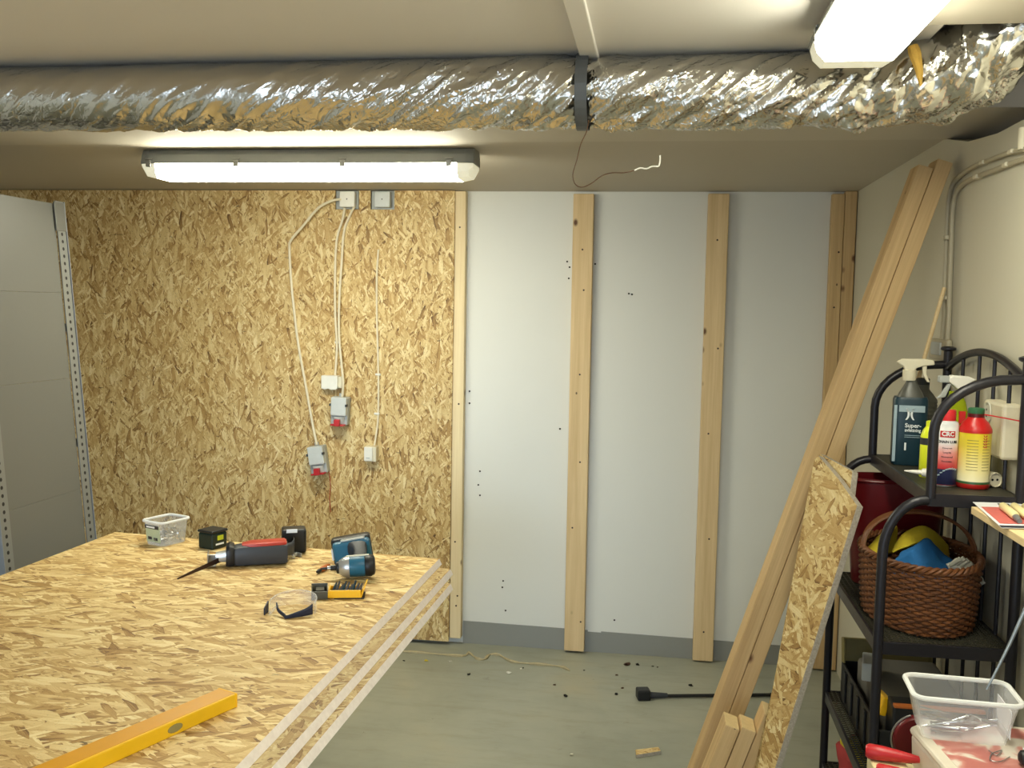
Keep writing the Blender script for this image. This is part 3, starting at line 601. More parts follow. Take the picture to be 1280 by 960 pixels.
o, w = tub('small clear tub of screws with a pale paper label, at the far table edge', 'plastic_tub', at(208, 678, 2, ZT), .098, .120, .082, R(-21))
def lab_(x0_, x1_, z0_, z1_, o_): return [w @ Vector((x, -(.0516+.0084*z/.082)-o_, z)) for x, z in ((x0_, z0_), (x1_, z0_), (x1_, z1_), (x0_, z1_))]
MB().prism(lab_(-.034, .034, .012, .066, .0006), w.to_3x3() @ Vector((0, -.0006, 0))).build('paper_label', 'greenlab', o)['label'] = 'pale green printed label'
MB().prism(lab_(-.036, .030, .058, .070, .0014), w.to_3x3() @ Vector((0, -.0006, 0))).build('label_band', 'txtd', o)
MB().prism(lab_(-.028, .012, .061, .067, .0022), w.to_3x3() @ Vector((0, -.0004, 0))).build('band_print', 'txt', o)
for xa_, za_ in ((-.016, .024), (.012, .022)): MB().prism(lab_(xa_-.009, xa_+.009, za_-.004, za_+.006, .0014), w.to_3x3() @ Vector((0, -.0004, 0))).build('screw_picture', 'dgrey', o)
pile = MB()
rs = random.Random(3)
for i in range(70):
    p = w @ Vector((rs.uniform(-.028, .028), rs.uniform(-.05, .05), rs.uniform(.008, .045))); dv = Vector((rs.gauss(0, 1), rs.gauss(0, 1), rs.gauss(0, .5))).normalized()*.017
    pile.tube([p-dv, p+dv*.8, p+dv], [.0012, .0016, .0035], 5)
q = pile.build('screw_fill', 'steel', o); q['kind'] = 'stuff'

c = at(266, 684, 2, ZT); rm = rotz(R(-20)); o = thing('battery_pack', 'dark green tool battery block beside the clear screw tub', 'battery', tuple(c), rm); w = T(c, rm)
MB().box2((-.034, -.034, 0), (.034, .034, .055)).mat(w).build('case', 'green_d', o, bevel=.007)
MB().box2((-.036, -.036, .055), (.036, .036, .064)).mat(w).build('terminal_cap', 'black', o, bevel=.004)
MB().box2((.0335, -.012, .030), (.0352, .014, .046)).mat(w).build('mark', 'lime', o); MB().box2((.0335, -.020, .014), (.0352, .016, .020)).mat(w).build('white_strip', 'txt', o)

def saw():
    tip = at(221, 718, 2, ZT+.022); sh = at(278, 699, 2, ZT+.022); tail = at(345, 691, 2, ZT+.035)
    d = (tail-sh); d.z = 0; ln = .19; w = frame((sh.x, sh.y, ZT), d, (0, 0, 1)); o = thing('reciprocating_saw', 'black and red cordless saw lying on its side, blade pointing away from the wall', 'saw', tuple(sh))
    def lf(name, secs, mat, bev=0):
        mb = MB(); k = 12; vs = []
        for x, yc, zc, hy, hz in secs: vs += [(x, yc+a, zc+b) for a, b in rrect(hy*2, hz*2, min(hy, hz)*.55, 2)]
        fs = [(i*k+q_, i*k+(q_+1) % k, (i+1)*k+(q_+1) % k, (i+1)*k+q_) for i in range(len(secs)-1) for q_ in range(k)]+[tuple(range(k))[::-1], tuple((len(secs)-1)*k+q_ for q_ in range(k))]
        return mb.add(vs, fs).mat(w).build(name, mat, o, smooth=True)
    lf('motor_body', [(.035, 0, .034, .030, .030), (.05, 0, .034, .034, .033), (.10, 0, .036, .034, .033), (.19, 0, .037, .036, .034), (.20, 0, .037, .033, .031)], 'dgrey')
    lf('red_shell', [(.06, .002, .060, .020, .010), (.09, .002, .064, .030, .010), (.19, .002, .066, .030, .0105), (.197, .002, .065, .024, .008)], 'redtool')
    lf('front_guard', [(.012, 0, .036, .036, .033), (.022, 0, .038, .040, .036), (.036, 0, .036, .036, .034)], 'black')
    lf('collar', [(-.02, 0, .030, .014, .014), (.014, 0, .032, .018, .018)], 'silver')
    MB().box2((-.045, -.028, .008), (-.040, .030, .046)).box2((-.042, -.008, .014), (-.008, -.002, .04)).box2((-.045, -.028, .006), (-.018, .03, .012)).mat(w).build('shoe', 'steel', o, bevel=.002)
    bl = frame((sh.x, sh.y, ZT), tip-sh, (0, 0, 1)); L_ = (tip-sh).length
    MB().prism([(-.02, -.001, .034), (L_*.6, -.001, .020), (L_, -.001, .010), (L_-.004, -.001, .006), (L_*.5, -.001, .010), (-.02, -.001, .016)], (0, .002, 0)).mat(bl).build('blade', 'blade', o)
    lf('handle', [(.185, .02, .036, .020, .020), (.215, .055, .034, .019, .019), (.225, .085, .036, .021, .021), (.222, .105, .038, .028, .026)], 'dgrey')
    MB().box2((.185, .10, .004), (.265, .165, .085)).mat(w).build('battery', 'black', o, bevel=.008)
    MB().box2((.2, .097, .075), (.235, .10, .087)).mat(w).build('battery_mark', 'txt', o)
saw()
def wrench():
    a = at(350, 690, 2, ZT+.006); b = at(377, 697, 2, ZT+.006); d = b-a; w = frame((a.x, a.y, ZT), d, (0, 0, 1)); o = thing('adjustable_wrench', 'small adjustable wrench with dark handle beside the saw', 'wrench', tuple(a))
    MB().prism([(-.02, -.007, .001), (.05, -.009, .001), (.055, .009, .001), (-.02, .007, .001)], (0, 0, .009)).mat(w).build('handle', 'blade', o, bevel=.003)
    MB().prism([(.048, -.012, .001), (.062, -.018, .001), (.085, -.016, .001), (.087, -.007, .001), (.068, -.003, .001), (.070, .014, .001), (.088, .015, .001), (.086, .022, .001), (.060, .022, .001), (.048, .010, .001)], (0, 0, .012)).mat(w).build('jaw', 'silver', o, bevel=.002)
wrench()

def driver():
    """impact driver lying on its side: motor body towards us, battery behind"""
    nose = at(421, 712, 2, ZT+.030); d = Vector((math.cos(R(17)), math.sin(R(17)), .06)); w = frame((nose.x, nose.y, ZT), d, (0, 0, 1)); w = w @ T((-.03, 0, .004)); o = thing('impact_driver', 'teal and black cordless impact driver lying with its battery up', 'drill', tuple(nose))
    ax = w @ T((0, 0, .032), Matrix.Rotation(R(90), 3, 'Y'))
    MB().lathe([(.003, -.015), (.004, .0), (.0045, .012), (.008, .014), (.0085, .03), (.011, .032), (.012, .045)], 16, ax).build('chuck', 'black', o, smooth=True)
    MB().lathe([(.0065, .004), (.0068, .016)], 12, ax).build('bit_collar', 'screw', o, smooth=True)
    MB().lathe([(.013, .036), (.021, .040), (.027, .048), (.0325, .060), (.0325, .07)], 24, ax).build('nose_casting', 'silver', o, smooth=True)
    MB().lathe([(.031, .069), (.032, .075), (.032, .115), (.030, .118)], 24, ax).build('motor_housing', 'teal', o, smooth=True)
    MB().lathe([(.031, .116), (.0335, .119), (.033, .136), (.028, .145), (.018, .148)], 24, ax).build('rear_cap', 'black', o, smooth=True)
    MB().lathe([(.010, .030), (.018, .032), (.019, .040), (.012, .042)], 24, ax).build('front_ring', 'black', o, smooth=True)
    MB().box2((.062, -.006, .062), (.13, .004, .0665)).mat(w).build('name_strip', 'bristle', o, bevel=.001)
    hd = MB(); secs = [(.100, .018, .045, .020, .017), (.104, .050, .052, .019, .016), (.100, .085, .058, .021, .018), (.094, .105, .060, .030, .024)]; vs = []
    for x, y, z, hx, hz in secs: vs += [(x+a, y, z+b) for a, b in rrect(hx*2, hz*2, min(hx, hz)*.6, 2)]
    k = 12; hd.add(vs, [(i*k+q, i*k+(q+1) % k, (i+1)*k+(q+1) % k, (i+1)*k+q) for i in range(3) for q in range(k)]+[tuple(range(k)), tuple(3*k+q for q in range(k))[::-1]]).mat(w).build('handle', 'dgrey', o, smooth=True)
    bw = w @ T((.082, .125, .0), Matrix.Rotation(R(-6), 3, 'Y'))
    MB().box2((-.058, -.018, .006), (.06, .012, .085)).mat(bw).build('battery_foot', 'teal', o, bevel=.010)
    MB().box2((-.062, .008, .003), (.062, .055, .092)).mat(bw).build('battery', 'black', o, bevel=.010)
    MB().box2((-.064, -.004, .03), (-.059, .028, .062)).mat(bw).build('sticker', 'txt', o)
    MB().box2((-.03, -.012, .0845), (.045, .01, .0885)).mat(bw).build('battery_latch', 'greyp', o, bevel=.001)
driver()
a, b = at(400, 713, 2, ZT+.008), at(424, 700, 2, ZT+.009); d = (b-a).normalized(); o = thing('screwdriver', 'stubby screwdriver with orange handle under the impact driver', 'screwdriver', tuple(a))
MB().tube([a-d*.02, a-d*.012, a, a+d*.004], [.003, .006, .0065, .004], 10).build('tip', 'black', o, smooth=True)
MB().tube([a+d*.004, a+d*.012, a+d*.045, a+d*.060], [.006, .0085, .009, .006], 12).build('handle', 'orange', o, smooth=True)

def glasses():
    c = at(372, 757, 2, ZT); o = thing('safety_glasses', 'clear safety glasses with dark frame lying on the table', 'glasses', tuple(c))
    # lens: curved wall from the left hinge round to the right hinge, opening towards us
    A, B = at(337, 760, 2, ZT+.012), at(393, 763, 2, ZT+.012)
    mid = (A+B)/2; ex = (B-A).normalized(); ey = Vector((-ex.y, ex.x, 0)); hw = (B-A).length/2
    def P(t, h): a = math.pi*t; return mid-ex*hw*math.cos(a)*1.0+ey*.075*math.sin(a)**.8+Vector((0, 0, -.012+h))
    MB().grid(lambda u, v: P(u, .003+v*.040*(.75+.25*math.sin(math.pi*u))), 24, 4).build('lens', 'lens', o, smooth=True, solid=.002)
    MB().tube([P(u, .003+.040*(.75+.25*math.sin(math.pi*u))) for u in np.linspace(0, 1, 25)], .0016, 6).build('brow_bar', 'clear_b', o, smooth=True)
    # temples folded in front
    MB().grid(lambda u, v: A+ex*(-.004)+ey*(-.03*u)+Vector((0, 0, -.010+v*(.030-.012*u))), 6, 3).build('temple', 'navy', o, solid=.003)
    pts = [A+ex*.020-ey*.002+Vector((0, 0, .012)), A+ex*.032-ey*.022+Vector((0, 0, .002)), A+ex*.055-ey*.040+Vector((0, 0, -.006)), mid-ey*.046+Vector((0, 0, -.008)), B-ex*.045-ey*.036+Vector((0, 0, -.006)), B-ex*.018-ey*.018+Vector((0, 0, -.002)), B-ex*.004-ey*.004+Vector((0, 0, .002))]
    sp = smoothpath(pts, 6); n_ = len(sp)-1
    MB().grid(lambda u, v: sp[int(round(u*n_))]+Vector((0, 0, (v-.4)*(.009+.020*max(0, (u-.55)/.45)**1.3))), n_, 3).build('temple', 'navy', o, smooth=True, solid=.0035)
    MB().tube([A+Vector((0, 0, -.010)), A+ex*.008-ey*.022+Vector((0, 0, -.010)), A+ex*.020-ey*.02+Vector((0, 0, .004)), A+ex*.026-ey*.006+Vector((0, 0, .012))], .003, 8).build('nose_bridge', 'clear_b', o, smooth=True)
glasses()

def bitcase():
    c = at(432, 745, 2, ZT); ang = R(14); rm = rotz(ang); o = thing('bit_case', 'open yellow bit case full of dark bits with smoky lid', 'bit case', tuple(c), rm); w = T(c, rm)
    tray = MB(); tray.box2((-.045, -.03, .004), (.045, .03, .008)).box2((-.045, -.034, .004), (.045, -.028, .026)).box2((-.045, .028, .004), (.045, .032, .022)).box2((-.048, -.034, .004), (-.043, .032, .024))
    tray.prism([(.043, -.034, .004), (.043, .032, .004), (.058, .040, .038), (.050, -.036, .028)], (.004, 0, 0)); tray.mat(w).build('tray', 'tooly', o, bevel=.002)
    MB().box2((-.03, -.032, 0), (.055, .03, .004)).mat(w).build('foot', 'black', o, bevel=.001)
    for i in range(9):
        x = -.036+i*.0092; jz = .006*math.sin(i*2.3); MB().tube([w @ Vector((x, -.018, .012)), w @ Vector((x+.004, .010, .022+jz*.5)), w @ Vector((x+.008, .030, .030+jz))], [.0042, .0042, .0025], 6).build('bit', 'dgrey' if i % 3 else 'label_teal', o)
    lid = MB(); lw_ = w @ T((-.072, -.002, 0), rotz(R(6))); lid.box2((-.024, -.034, 0), (.022, .032, .003)).box2((-.024, -.034, 0), (.022, -.031, .024)).box2((-.024, .029, 0), (.022, .032, .030)).box2((-.024, -.034, 0), (-.021, .032, .026)).box2((.019, -.034, 0), (.022, .032, .026)).box2((-.012, -.01, .003), (.012, .02, .022))
    lid.mat(lw_).build('lid', 'smoke', o, bevel=.001)
bitcase()

# ------------------------------------------------------------ leaning timber
def plank(name, label, cat, xb, yf, lean, ln, w_, d_, mat, grp=None, z0=0., yaw=0.):
    """front-left bottom edge starts at x = xb, z = 0; leans towards +X by the angle lean"""
    u = Vector((math.sin(lean), 0, math.cos(lean))); s_ = Vector((math.cos(lean), 0, -math.sin(lean)))
    base = Vector((xb, yf, w_*math.sin(lean)+z0)); w = Matrix(((s_.x, 0, u.x, base.x), (s_.y, 1, u.y, base.y), (s_.z, 0, u.z, base.z), (0, 0, 0, 1)))
    o = thing(name, label, cat, tuple(base), None, grp)
    mb = MB().box2((0, 0, 0), (w_, d_, ln), 0)
    mb.mi = [1 if i in (4, 5) else 0 for i in range(6)]
    mb.build('timber', [mat, mat], o, bevel=.0025, local=w)
    for i, z in enumerate((0, ln)): MB().box2((.0012, .0012, z-.0006), (w_-.0012, d_-.0012, z+.0008) if z else (w_-.0012, d_-.0012, z+.0002)).build('sawn_end', 'end', o, local=w)
    return o
LN = math.atan(.313); cw = .0448
plank('lumber_plank', 'long leaning plank whose pale broad side faces the open floor', 'plank', .089, 3.10, LN, 2.205, cw, .098, 'lumber')
plank('lumber_plank', 'long leaning plank on the shelf side of its twin, reaching slightly higher', 'plank', .1375, 3.10, LN, 2.222, cw, .098, 'lumber')
for (x, y, lab, yf) in ((907, 906, 'short plank offcut next to the long leaning planks, first of three', 2.85), (927.5, 909, 'short plank offcut standing in the middle of the three', 2.853), (956, 891, 'tallest short plank offcut, tucked against the leaning strand board strip', 2.856)):
    p = at(x, y, 1, yf); a = math.atan(.335); ln = (p.z-.045*math.sin(a))/math.cos(a)
    plank('lumber_offcut', lab, 'plank', p.x-ln*math.sin(a), yf, a, ln, .0435 if x < 950 else .035, .098, 'lumber')

def offcut():
    e = Vector((.279, 0, 1)).normalized(); wdir = Vector((-.42, .907, 0)); nrm = e.cross(wdir).normalized(); p0 = Vector((.349, 2.62, .465))
    if nrm.dot(EYE-p0) < 0: nrm = -nrm
    def on(x, y, off=0.):
        d = fw+rt*((x-640)/F_PX)+up*((480-y)/F_PX); q = p0-nrm*off; return EYE+d*((q-EYE).dot(nrm)/d.dot(nrm))
    def floorpt(a, b): t = a.z/(a.z-b.z); return a+(b-a)*t
    for nm, pts, off, lab in (('osb_offcut', [(1034, 581), (1061, 609), (1085, 640), (975, 960), (951, 960)], 0, 'tapered strand board strip with a cut corner leaning on the black rack'),
                              ('osb_offcut', [(1028, 588), (1036, 579), (1079, 598), (1070, 660), (960, 960), (952, 960)], .024, 'strand board piece standing just behind the tapered strip, only its top corner showing')):
        P = [on(x, y, off) for x, y in pts]; k = len(P); P[k-2] = floorpt(P[k-3], P[k-2]); P[k-1] = floorpt(P[0], P[k-1])
        wv = wdir; w = Matrix(((nrm.x, wv.x, e.x, P[-1].x), (nrm.y, wv.y, e.y, P[-1].y), (nrm.z, wv.z, e.z, P[-1].z), (0, 0, 0, 1))); wi = w.inverted()
        mb = MB().prism([wi @ p for p in P], (-.020, 0, 0), 0, 1)
        tag(mb.build(nm, ['osb_side', 'osb_edge'], local=w, bevel=.001), lab, 'board')
offcut()

# thin stick, wall cables, sockets
a = Vector((.838, 3.10, 1.755)); b = Vector((.700, 3.09, 1.14)); dd = (b-a).normalized(); bb = a+dd*((a.z-.90)/-dd.z)
tag(MB().tube([a, bb], [.006, .0075], 8).build('thin_stick', 'ply'), 'thin wooden stick poking up behind the top of the black rack', 'stick')
def wallcable(pts, label, cl):
    P = smoothpath([at(x, y, 0, XR-.008) for x, y in pts], 6); o = thing('wall_cable', label, 'cable', tuple(P[0]))
    MB().tube(P, .0075, 8).build('sheath', 'conduit', o, smooth=True)
    for x, y in cl: MB().box(at(x, y, 0, XR-.010), (.02, .03, .012)).build('cable_clip', 'cream', o, bevel=.003)
wallcable(((1177, 428), (1180, 400), (1181, 372), (1183, 310), (1185, 260), (1189, 235), (1198, 222), (1214, 210), (1240, 199), (1262, 191), (1280, 187), (1300, 182)), 'upper painted cable bending up the side wall above the rack', ((1230, 203), (1266, 189.5)))
wallcable(((1184, 430), (1186, 400), (1187, 372), (1189, 310), (1191, 262), (1195, 242), (1204, 230), (1218, 222), (1240, 214), (1262, 205), (1280, 199), (1300, 192)), 'lower painted cable following just beneath the other on the side wall', ((1184, 297), (1184, 372), (1222, 221), (1259, 206)))
tag(MB().tube([at(1279, 160, 0, XR-.012), at(1278, 187, 0, XR-.012)], .011, 10).build('pipe_stub', 'cream', smooth=True), 'short cream pipe stub at the ends of the wall cables', 'pipe')
o = thing('mounting_plate', 'grey wall plate behind the topmost post of the black rack', 'plate', (XR-.02, 3.16, 1.55)); MB().box2((XR-.02, 3.09, 1.535), (XR-.001, 3.29, 1.60)).build('plate', 'conduit', o, bevel=.008); MB().box2((XR-.026, 3.14, 1.55), (XR-.019, 3.24, 1.59)).build('cover', 'greyp', o, bevel=.004)
o = thing('wall_socket', 'cream double wall socket seen through the rack bars', 'socket', (XR-.04, 2.58, 1.32))
MB().box2((XR-.045, 2.50, 1.325), (XR-.001, 2.645, 1.462)).build('housing', 'cream', o, bevel=.008)
for zz in (1.43, 1.358): 
    mb = MB().lathe([(.020, .0), (.022, .002), (.026, .004), (.028, .001)], 24, T((XR-.0455, 2.605, zz), Matrix.Rotation(R(-90), 3, 'Y'))); mb.build('socket_ring', 'bristle', o, smooth=True)
    for s_ in (-1, 1): MB().lathe([(.003, 0), (.003, .001)], 8, T((XR-.0495, 2.605, zz+s_*.008), Matrix.Rotation(R(-90), 3, 'Y'))).build('contact_hole', 'dark', o)

# ------------------------------------------------------------ black rack
Y0, Y1, XK, XA, XB_ = 2.41, 3.05, .845, .645, .543
Z1, Z2, Z3, Z4 = 1.252, .888, .515, .29
rack = thing('wire_rack', 'black metal tiered rack with curved arms standing against the side wall', 'rack', (.7, 2.73, 0))
def quart(x0, z0, x1, z1, y, n=10, conv=True):
    return [Vector((x0+(x1-x0)*(1-math.cos(t)) if conv else x0+(x1-x0)*math.sin(t), y, z0+(z1-z0)*(math.sin(t) if conv else 1-math.cos(t)))) for t in np.linspace(0, math.pi/2, n)]
for y in (Y0, Y1):
    MB().tube([(XK, y, 0), (XK, y, 1.57)], .0125, 12).lathe([(.016, 1.568), (.022, 1.572), (.022, 1.578), (.012, 1.582)], 14, T((XK, y, 0))).build('back_post', 'rack', rack, smooth=True)
    p = [Vector((XA, y, Z1-.01)), Vector((XA, y, 1.32)), Vector((XA, y, 1.385))]+quart(XA, 1.395, XK-.03, 1.526, y)+[Vector((XK, y, 1.528))]
    MB().tube(p, .0122, 10).build('upper_arm', 'rack', rack, smooth=True)
    p = [Vector((XB_, y, 0)), Vector((XB_, y, .5)), Vector((XB_, y, 1.09))]+quart(XB_, 1.10, XA-.005, Z1-.015, y)
    MB().tube(p, .0122, 10).build('front_post', 'rack', rack, smooth=True)
ym = (Y0+Y1)/2
MB().tube([(XK, Y0+(Y1-Y0)*t, 1.515+.062*math.sin(math.pi*t)**.8) for t in np.linspace(0, 1, 24)], .0105, 10).build('back_arch', 'rack', rack, smooth=True)
for yb in (2.525, 2.64, 2.76, 2.90):
    t = (yb-Y0)/(Y1-Y0); MB().tube([(XK, yb, Z4), (XK, yb, 1.515+.062*math.sin(math.pi*t)**.8)], .0052, 8).build('back_bar', 'rack', rack, smooth=True)
def tier(z, xf, mesh):
    fr_ = MB(); 
    fr_.box2((xf-.006, Y0-.004, z-.030), (xf+.002, Y1+.004, z+.002)).box2((XK-.004, Y0, z-.030), (XK+.004, Y1, z)).box2((xf, Y0-.005, z-.030), (XK, Y0+.003, z+.001)).box2((xf, Y1-.003, z-.030), (XK, Y1+.005, z+.001))
    fr_.build('shelf_frame', 'rack', rack, bevel=.0015)
    if not mesh: MB().box2((xf, Y0, z-.004), (XK, Y1, z)).build('shelf_sheet', 'rack_shelf', rack)
    else:
        g = MB(); n = 48; 
        for i in range(1, n): y = Y0+(Y1-Y0)*i/n; g.box2((xf, y-.0018, z-.003), (XK, y+.0018, z))
        for i in range(1, 22): x = xf+(XK-xf)*i/22; g.box2((x-.0018, Y0, z-.0035), (x+.0018, Y1, z-.0005))
        q = g.build('shelf_mesh', 'rack_shelf', rack)
tier(Z1, XA, False); tier(Z2, XB_, True); tier(Z3, XB_, True); tier(Z4, XB_, True)

# things on the rack's top shelf
def spray(label, x, y, w_, d_, hb, col, cap, yaw, htot):
    c = at(x, y, 2, Z1+.001); o = thing('spray_bottle', label, 'spray bottle', tuple(c)); rm = rotz(yaw); w = T(c, rm); return c, o, w
def trigger(o, w, z, mat, s_=1., snout='white'):
    """local +X is the nozzle side"""
    MB().lathe([(.014*s_, z-.004), (.015*s_, z), (.015*s_, z+.020*s_), (.012*s_, z+.022*s_)], 18, w).build('collar', mat, o, smooth=True)
    P = [(-.030, .038), (-.018, .046), (.030, .047), (.050, .044), (.052, .034), (.030, .031), (.014, .026), (.010, .018), (-.010, .018), (-.014, .028)]
    MB().prism([w @ Vector((x*s_, -.010*s_, z+h*s_)) for x, h in P], w.to_3x3() @ Vector((0, .020*s_, 0))).build('spray_head', mat, o, bevel=.003)
    MB().prism([w @ Vector((x*s_, -.006*s_, z+h*s_)) for x, h in ((.026, .032), (.036, .032), (.036, .012), (.044, -.006), (.038, -.006), (.028, .010))], w.to_3x3() @ Vector((0, .012*s_, 0))).build('trigger', mat, o, bevel=.002)
# teal-labelled cleaner
c = at(1134, 580, 2, Z1+.001); c = Vector((c.x, c.y, Z1+.001)); o = thing('spray_bottle', 'dark teal labelled cleaner bottle with a cream spray head on the top shelf', 'spray bottle', tuple(c)); rm = rotz(R(-8)); w = T(c, rm)
MB().lathe([(.92, 0), (1, .006), (1, .183), (.93, .19)], 36, w @ Matrix.Diagonal((.0455, .030, 1, 1)), pw=5).build('body', 'label_teal', o, smooth=True)
MB().lathe([(.85, .186), (.75, .20), (.5, .218), (.34, .232), (.30, .242)], 32, w @ Matrix.Diagonal((.042, .030, 1, 1)), pw=2.6).build('shoulder', 'smoke', o, smooth=True)
trigger(o, w @ T((-.006, 0, 0)), .240, 'cream', 1.22)
MB().box2((-.031, -.0315, .150), (.036, -.0300, .168)).mat(w).build('label_arc', 'label_lt', o)
LX = Matrix.Rotation(R(90), 3, 'X')
MB().box2((-.044, -.0312, .01), (-.036, -.0298, .168)).mat(w).build('label_edge', 'label_lt', o)
lettering(')(', .032, 'txt', o, w @ T((-.002, -.0312, .146), LX), bold=.0012)
lettering('BILTEMA' if False else 'CAR CARE', .0052, 'txt', o, w @ T((-.002, -.0312, .133), LX)) if False else None
lettering('Super-', .016, 'txt', o, w @ T((-.014, -.0312, .112), LX), bold=.0004, align='LEFT')
lettering('avfettning', .013, 'txt', o, w @ T((-.014, -.0312, .099), LX), bold=.0003, align='LEFT', sx=.82)
MB().box2((-.014, -.0312, .084), (.030, -.0304, .0855)).box2((-.014, -.0312, .079), (.026, -.0304, .0805)).mat(w).build('rule', 'label_lt', o)
lettering('1', .028, 'txt', o, w @ T((-.018, -.0312, .052), LX), bold=.001, align='LEFT')
# dark ribbed can behind
c = Vector((.762, 2.985, Z1+.001)); o = thing('metal_can', 'dark grey ribbed can behind the teal labelled bottle', 'can', tuple(c))
pr = [(.040, 0), (.042, .004)]; 
for i in range(14): z = .01+i*.0115; pr += [(.042, z), (.0405, z+.004), (.042, z+.008)]
pr += [(.040, .176), (.030, .19), (.018, .205), (.018, .222)]; MB().lathe(pr, 28, T(c)).build('body', 'grey_can', o, smooth=True)
MB().lathe([(.0185, .218), (.0185, .235), (.016, .237)], 20, T(c)).build('cap', 'black', o, smooth=True)
# lime sprayer
c = Vector((.772, 2.70, Z1+.001)); o = thing('spray_bottle', 'lime green cleaner bottle with a white and grey spray head', 'spray bottle', tuple(c)); w = T(c, rotz(R(5)))
MB().lathe([(.9, 0), (1, .005), (1, .11), (.86, .155), (.62, .195), (.42, .213), (.40, .222)], 32, w @ Matrix.Diagonal((.040, .026, 1, 1)), pw=3).build('body', 'liquid', o, smooth=True)
MB().box2((-.03, -.0275, .01), (.03, -.0262, .09)).mat(w).build('front_label', 'tooly', o); 
MB().box2((.002, -.0262, .140), (.018, -.0215, .172)).mat(w).build('red_label', 'redcap', o)
MB().box2((-.028, -.0285, .066), (.028, -.0274, .082)).mat(w).build('name_band', 'txtd', o); lettering('MULTI', .012, 'tooly', o, w @ T((0, -.0288, .074), LX)) if False else None
tw = w @ T((-.002, 0, .224)) @ Matrix.Diagonal((-1, 1, 1, 1)).to_4x4()
hp = [(-.050, .030), (-.028, .038), (.012, .040), (.020, .034), (.020, .022), (.006, .012), (-.012, -.006), (-.022, -.008), (-.022, .004), (-.030, .018)]
MB().prism([tw @ Vector((x, .012, h)) for x, h in hp], tw.to_3x3() @ Vector((0, -.024, 0))).build('spray_head', 'white', o, bevel=.004)
MB().box2((-.046, -.010, .020+.224), (-.020, .010, .038+.224)).mat(w @ T((0, 0, 0))).build('nozzle', 'greyp', o, bevel=.003)
MB().prism([w @ Vector((x, -.006, h+.224)) for x, h in ((-.022, .018), (-.014, .016), (-.028, -.018), (-.050, -.022), (-.040, -.012))], (0, .012, 0)).build('trigger', 'greyp', o, bevel=.002)
# yellow glue bottles
c = Vector((at(1158, 597, 2, Z1).x-.002, 2.60, Z1+.001)); o = thing('squeeze_bottle', 'upright yellow oil bottle half hidden behind the front arm', 'bottle', tuple(c+Vector((.006, .055, 0)))); w = T(c+Vector((.006, .055, 0)))
MB().lathe([(.020, 0), (.022, .004), (.022, .105), (.017, .122), (.010, .132)], 24, w).build('body', 'yb', o, smooth=True); MB().lathe([(.0221, .085), (.0223, .086), (.0223, .102), (.0221, .103)], 24, w).build('dark_band', 'txtd', o, smooth=True)
MB().lathe([(.010, .130), (.010, .145), (.006, .147)], 16, w).build('cap', 'yb', o, smooth=True)
o = thing('glue_bottle', 'yellow bottle lying down with a pointed white nozzle sticking out', 'bottle', tuple(c)); w = T(c+Vector((.018, -.03, .021)), rotz(R(-12)) @ Matrix.Rotation(R(-88), 3, 'Y'))
MB().lathe([(.0195, -.075), (.0205, -.07), (.0205, 0), (.0205, .012), (.015, .022)], 24, w).build('body', 'yb', o, smooth=True)
MB().lathe([(.0145, .019), (.0155, .022), (.0155, .034), (.011, .037), (.010, .046), (.006, .049), (.0045, .068), (.0015, .088)], 20, w).build('nozzle', 'white', o, smooth=True)
# chain lube can
c = at(1181, 609, 2, Z1+.001); c.y += .03; c.x += .005; o = thing('aerosol_can', 'white and red chain lube spray can with a red cap', 'spray can', tuple(c)); w = T(c); rr = .0285
MB().lathe([(rr-.002, 0), (rr, .003), (rr, .152), (rr-.003, .158), (.020, .162)], 32).build('body', 'can', o, smooth=True, local=w)
MB().lathe([(.0275, .0), (.0295, .001), (.0295, .004), (.0275, .005)], 32, w).build('foot_rim', 'steel', o, smooth=True)
MB().lathe([(.0195, .158), (.0205, .160), (.0205, .184), (.019, .188)], 28, w).build('cap', 'redcap', o, smooth=True)
fa = math.atan2(-c.x, c.y)   # turn the print to face the open side
def face(z, r, yaw=.0): return w @ Matrix.Rotation(yaw, 4, 'Z') @ T((0, -r, z), LX)
g = MB(); g.grid(lambda u, v: w @ Vector((math.sin((u-.5)*1.25-.12)*(rr+.0006), -math.cos((u-.5)*1.25-.12)*(rr+.0006), .122+v*.016)), 12, 1); g.build('brand_field', 'txtr', o)
lettering('CRC', .0145, 'txt', o, face(.1302, rr+.0009, -.12), rr, bold=.0006); lettering('CHAIN LUBE', .0088, 'txtd', o, face(.111, rr+.0004, -.10), rr, bold=.0003)
for i, t in enumerate(('Heavy use', 'Long life', 'Waterproof', 'Penetrates')): lettering(t, .0055, 'txtd', o, face(.096-i*.011, rr+.0004, -.12), rr)
g = MB(); 
for i in range(9):
    a = (i-4)*.21-.1; z = .022+.014*math.sin(i*.35)+.002*i; g.box(w @ Vector((math.sin(a)*(rr+.0008), -math.cos(a)*(rr+.0008), z)), (.006, .001, .003), rotz(a) @ Matrix.Rotation(R(-20), 3, 'Y'))
g.build('chain_print', 'label_lt', o)
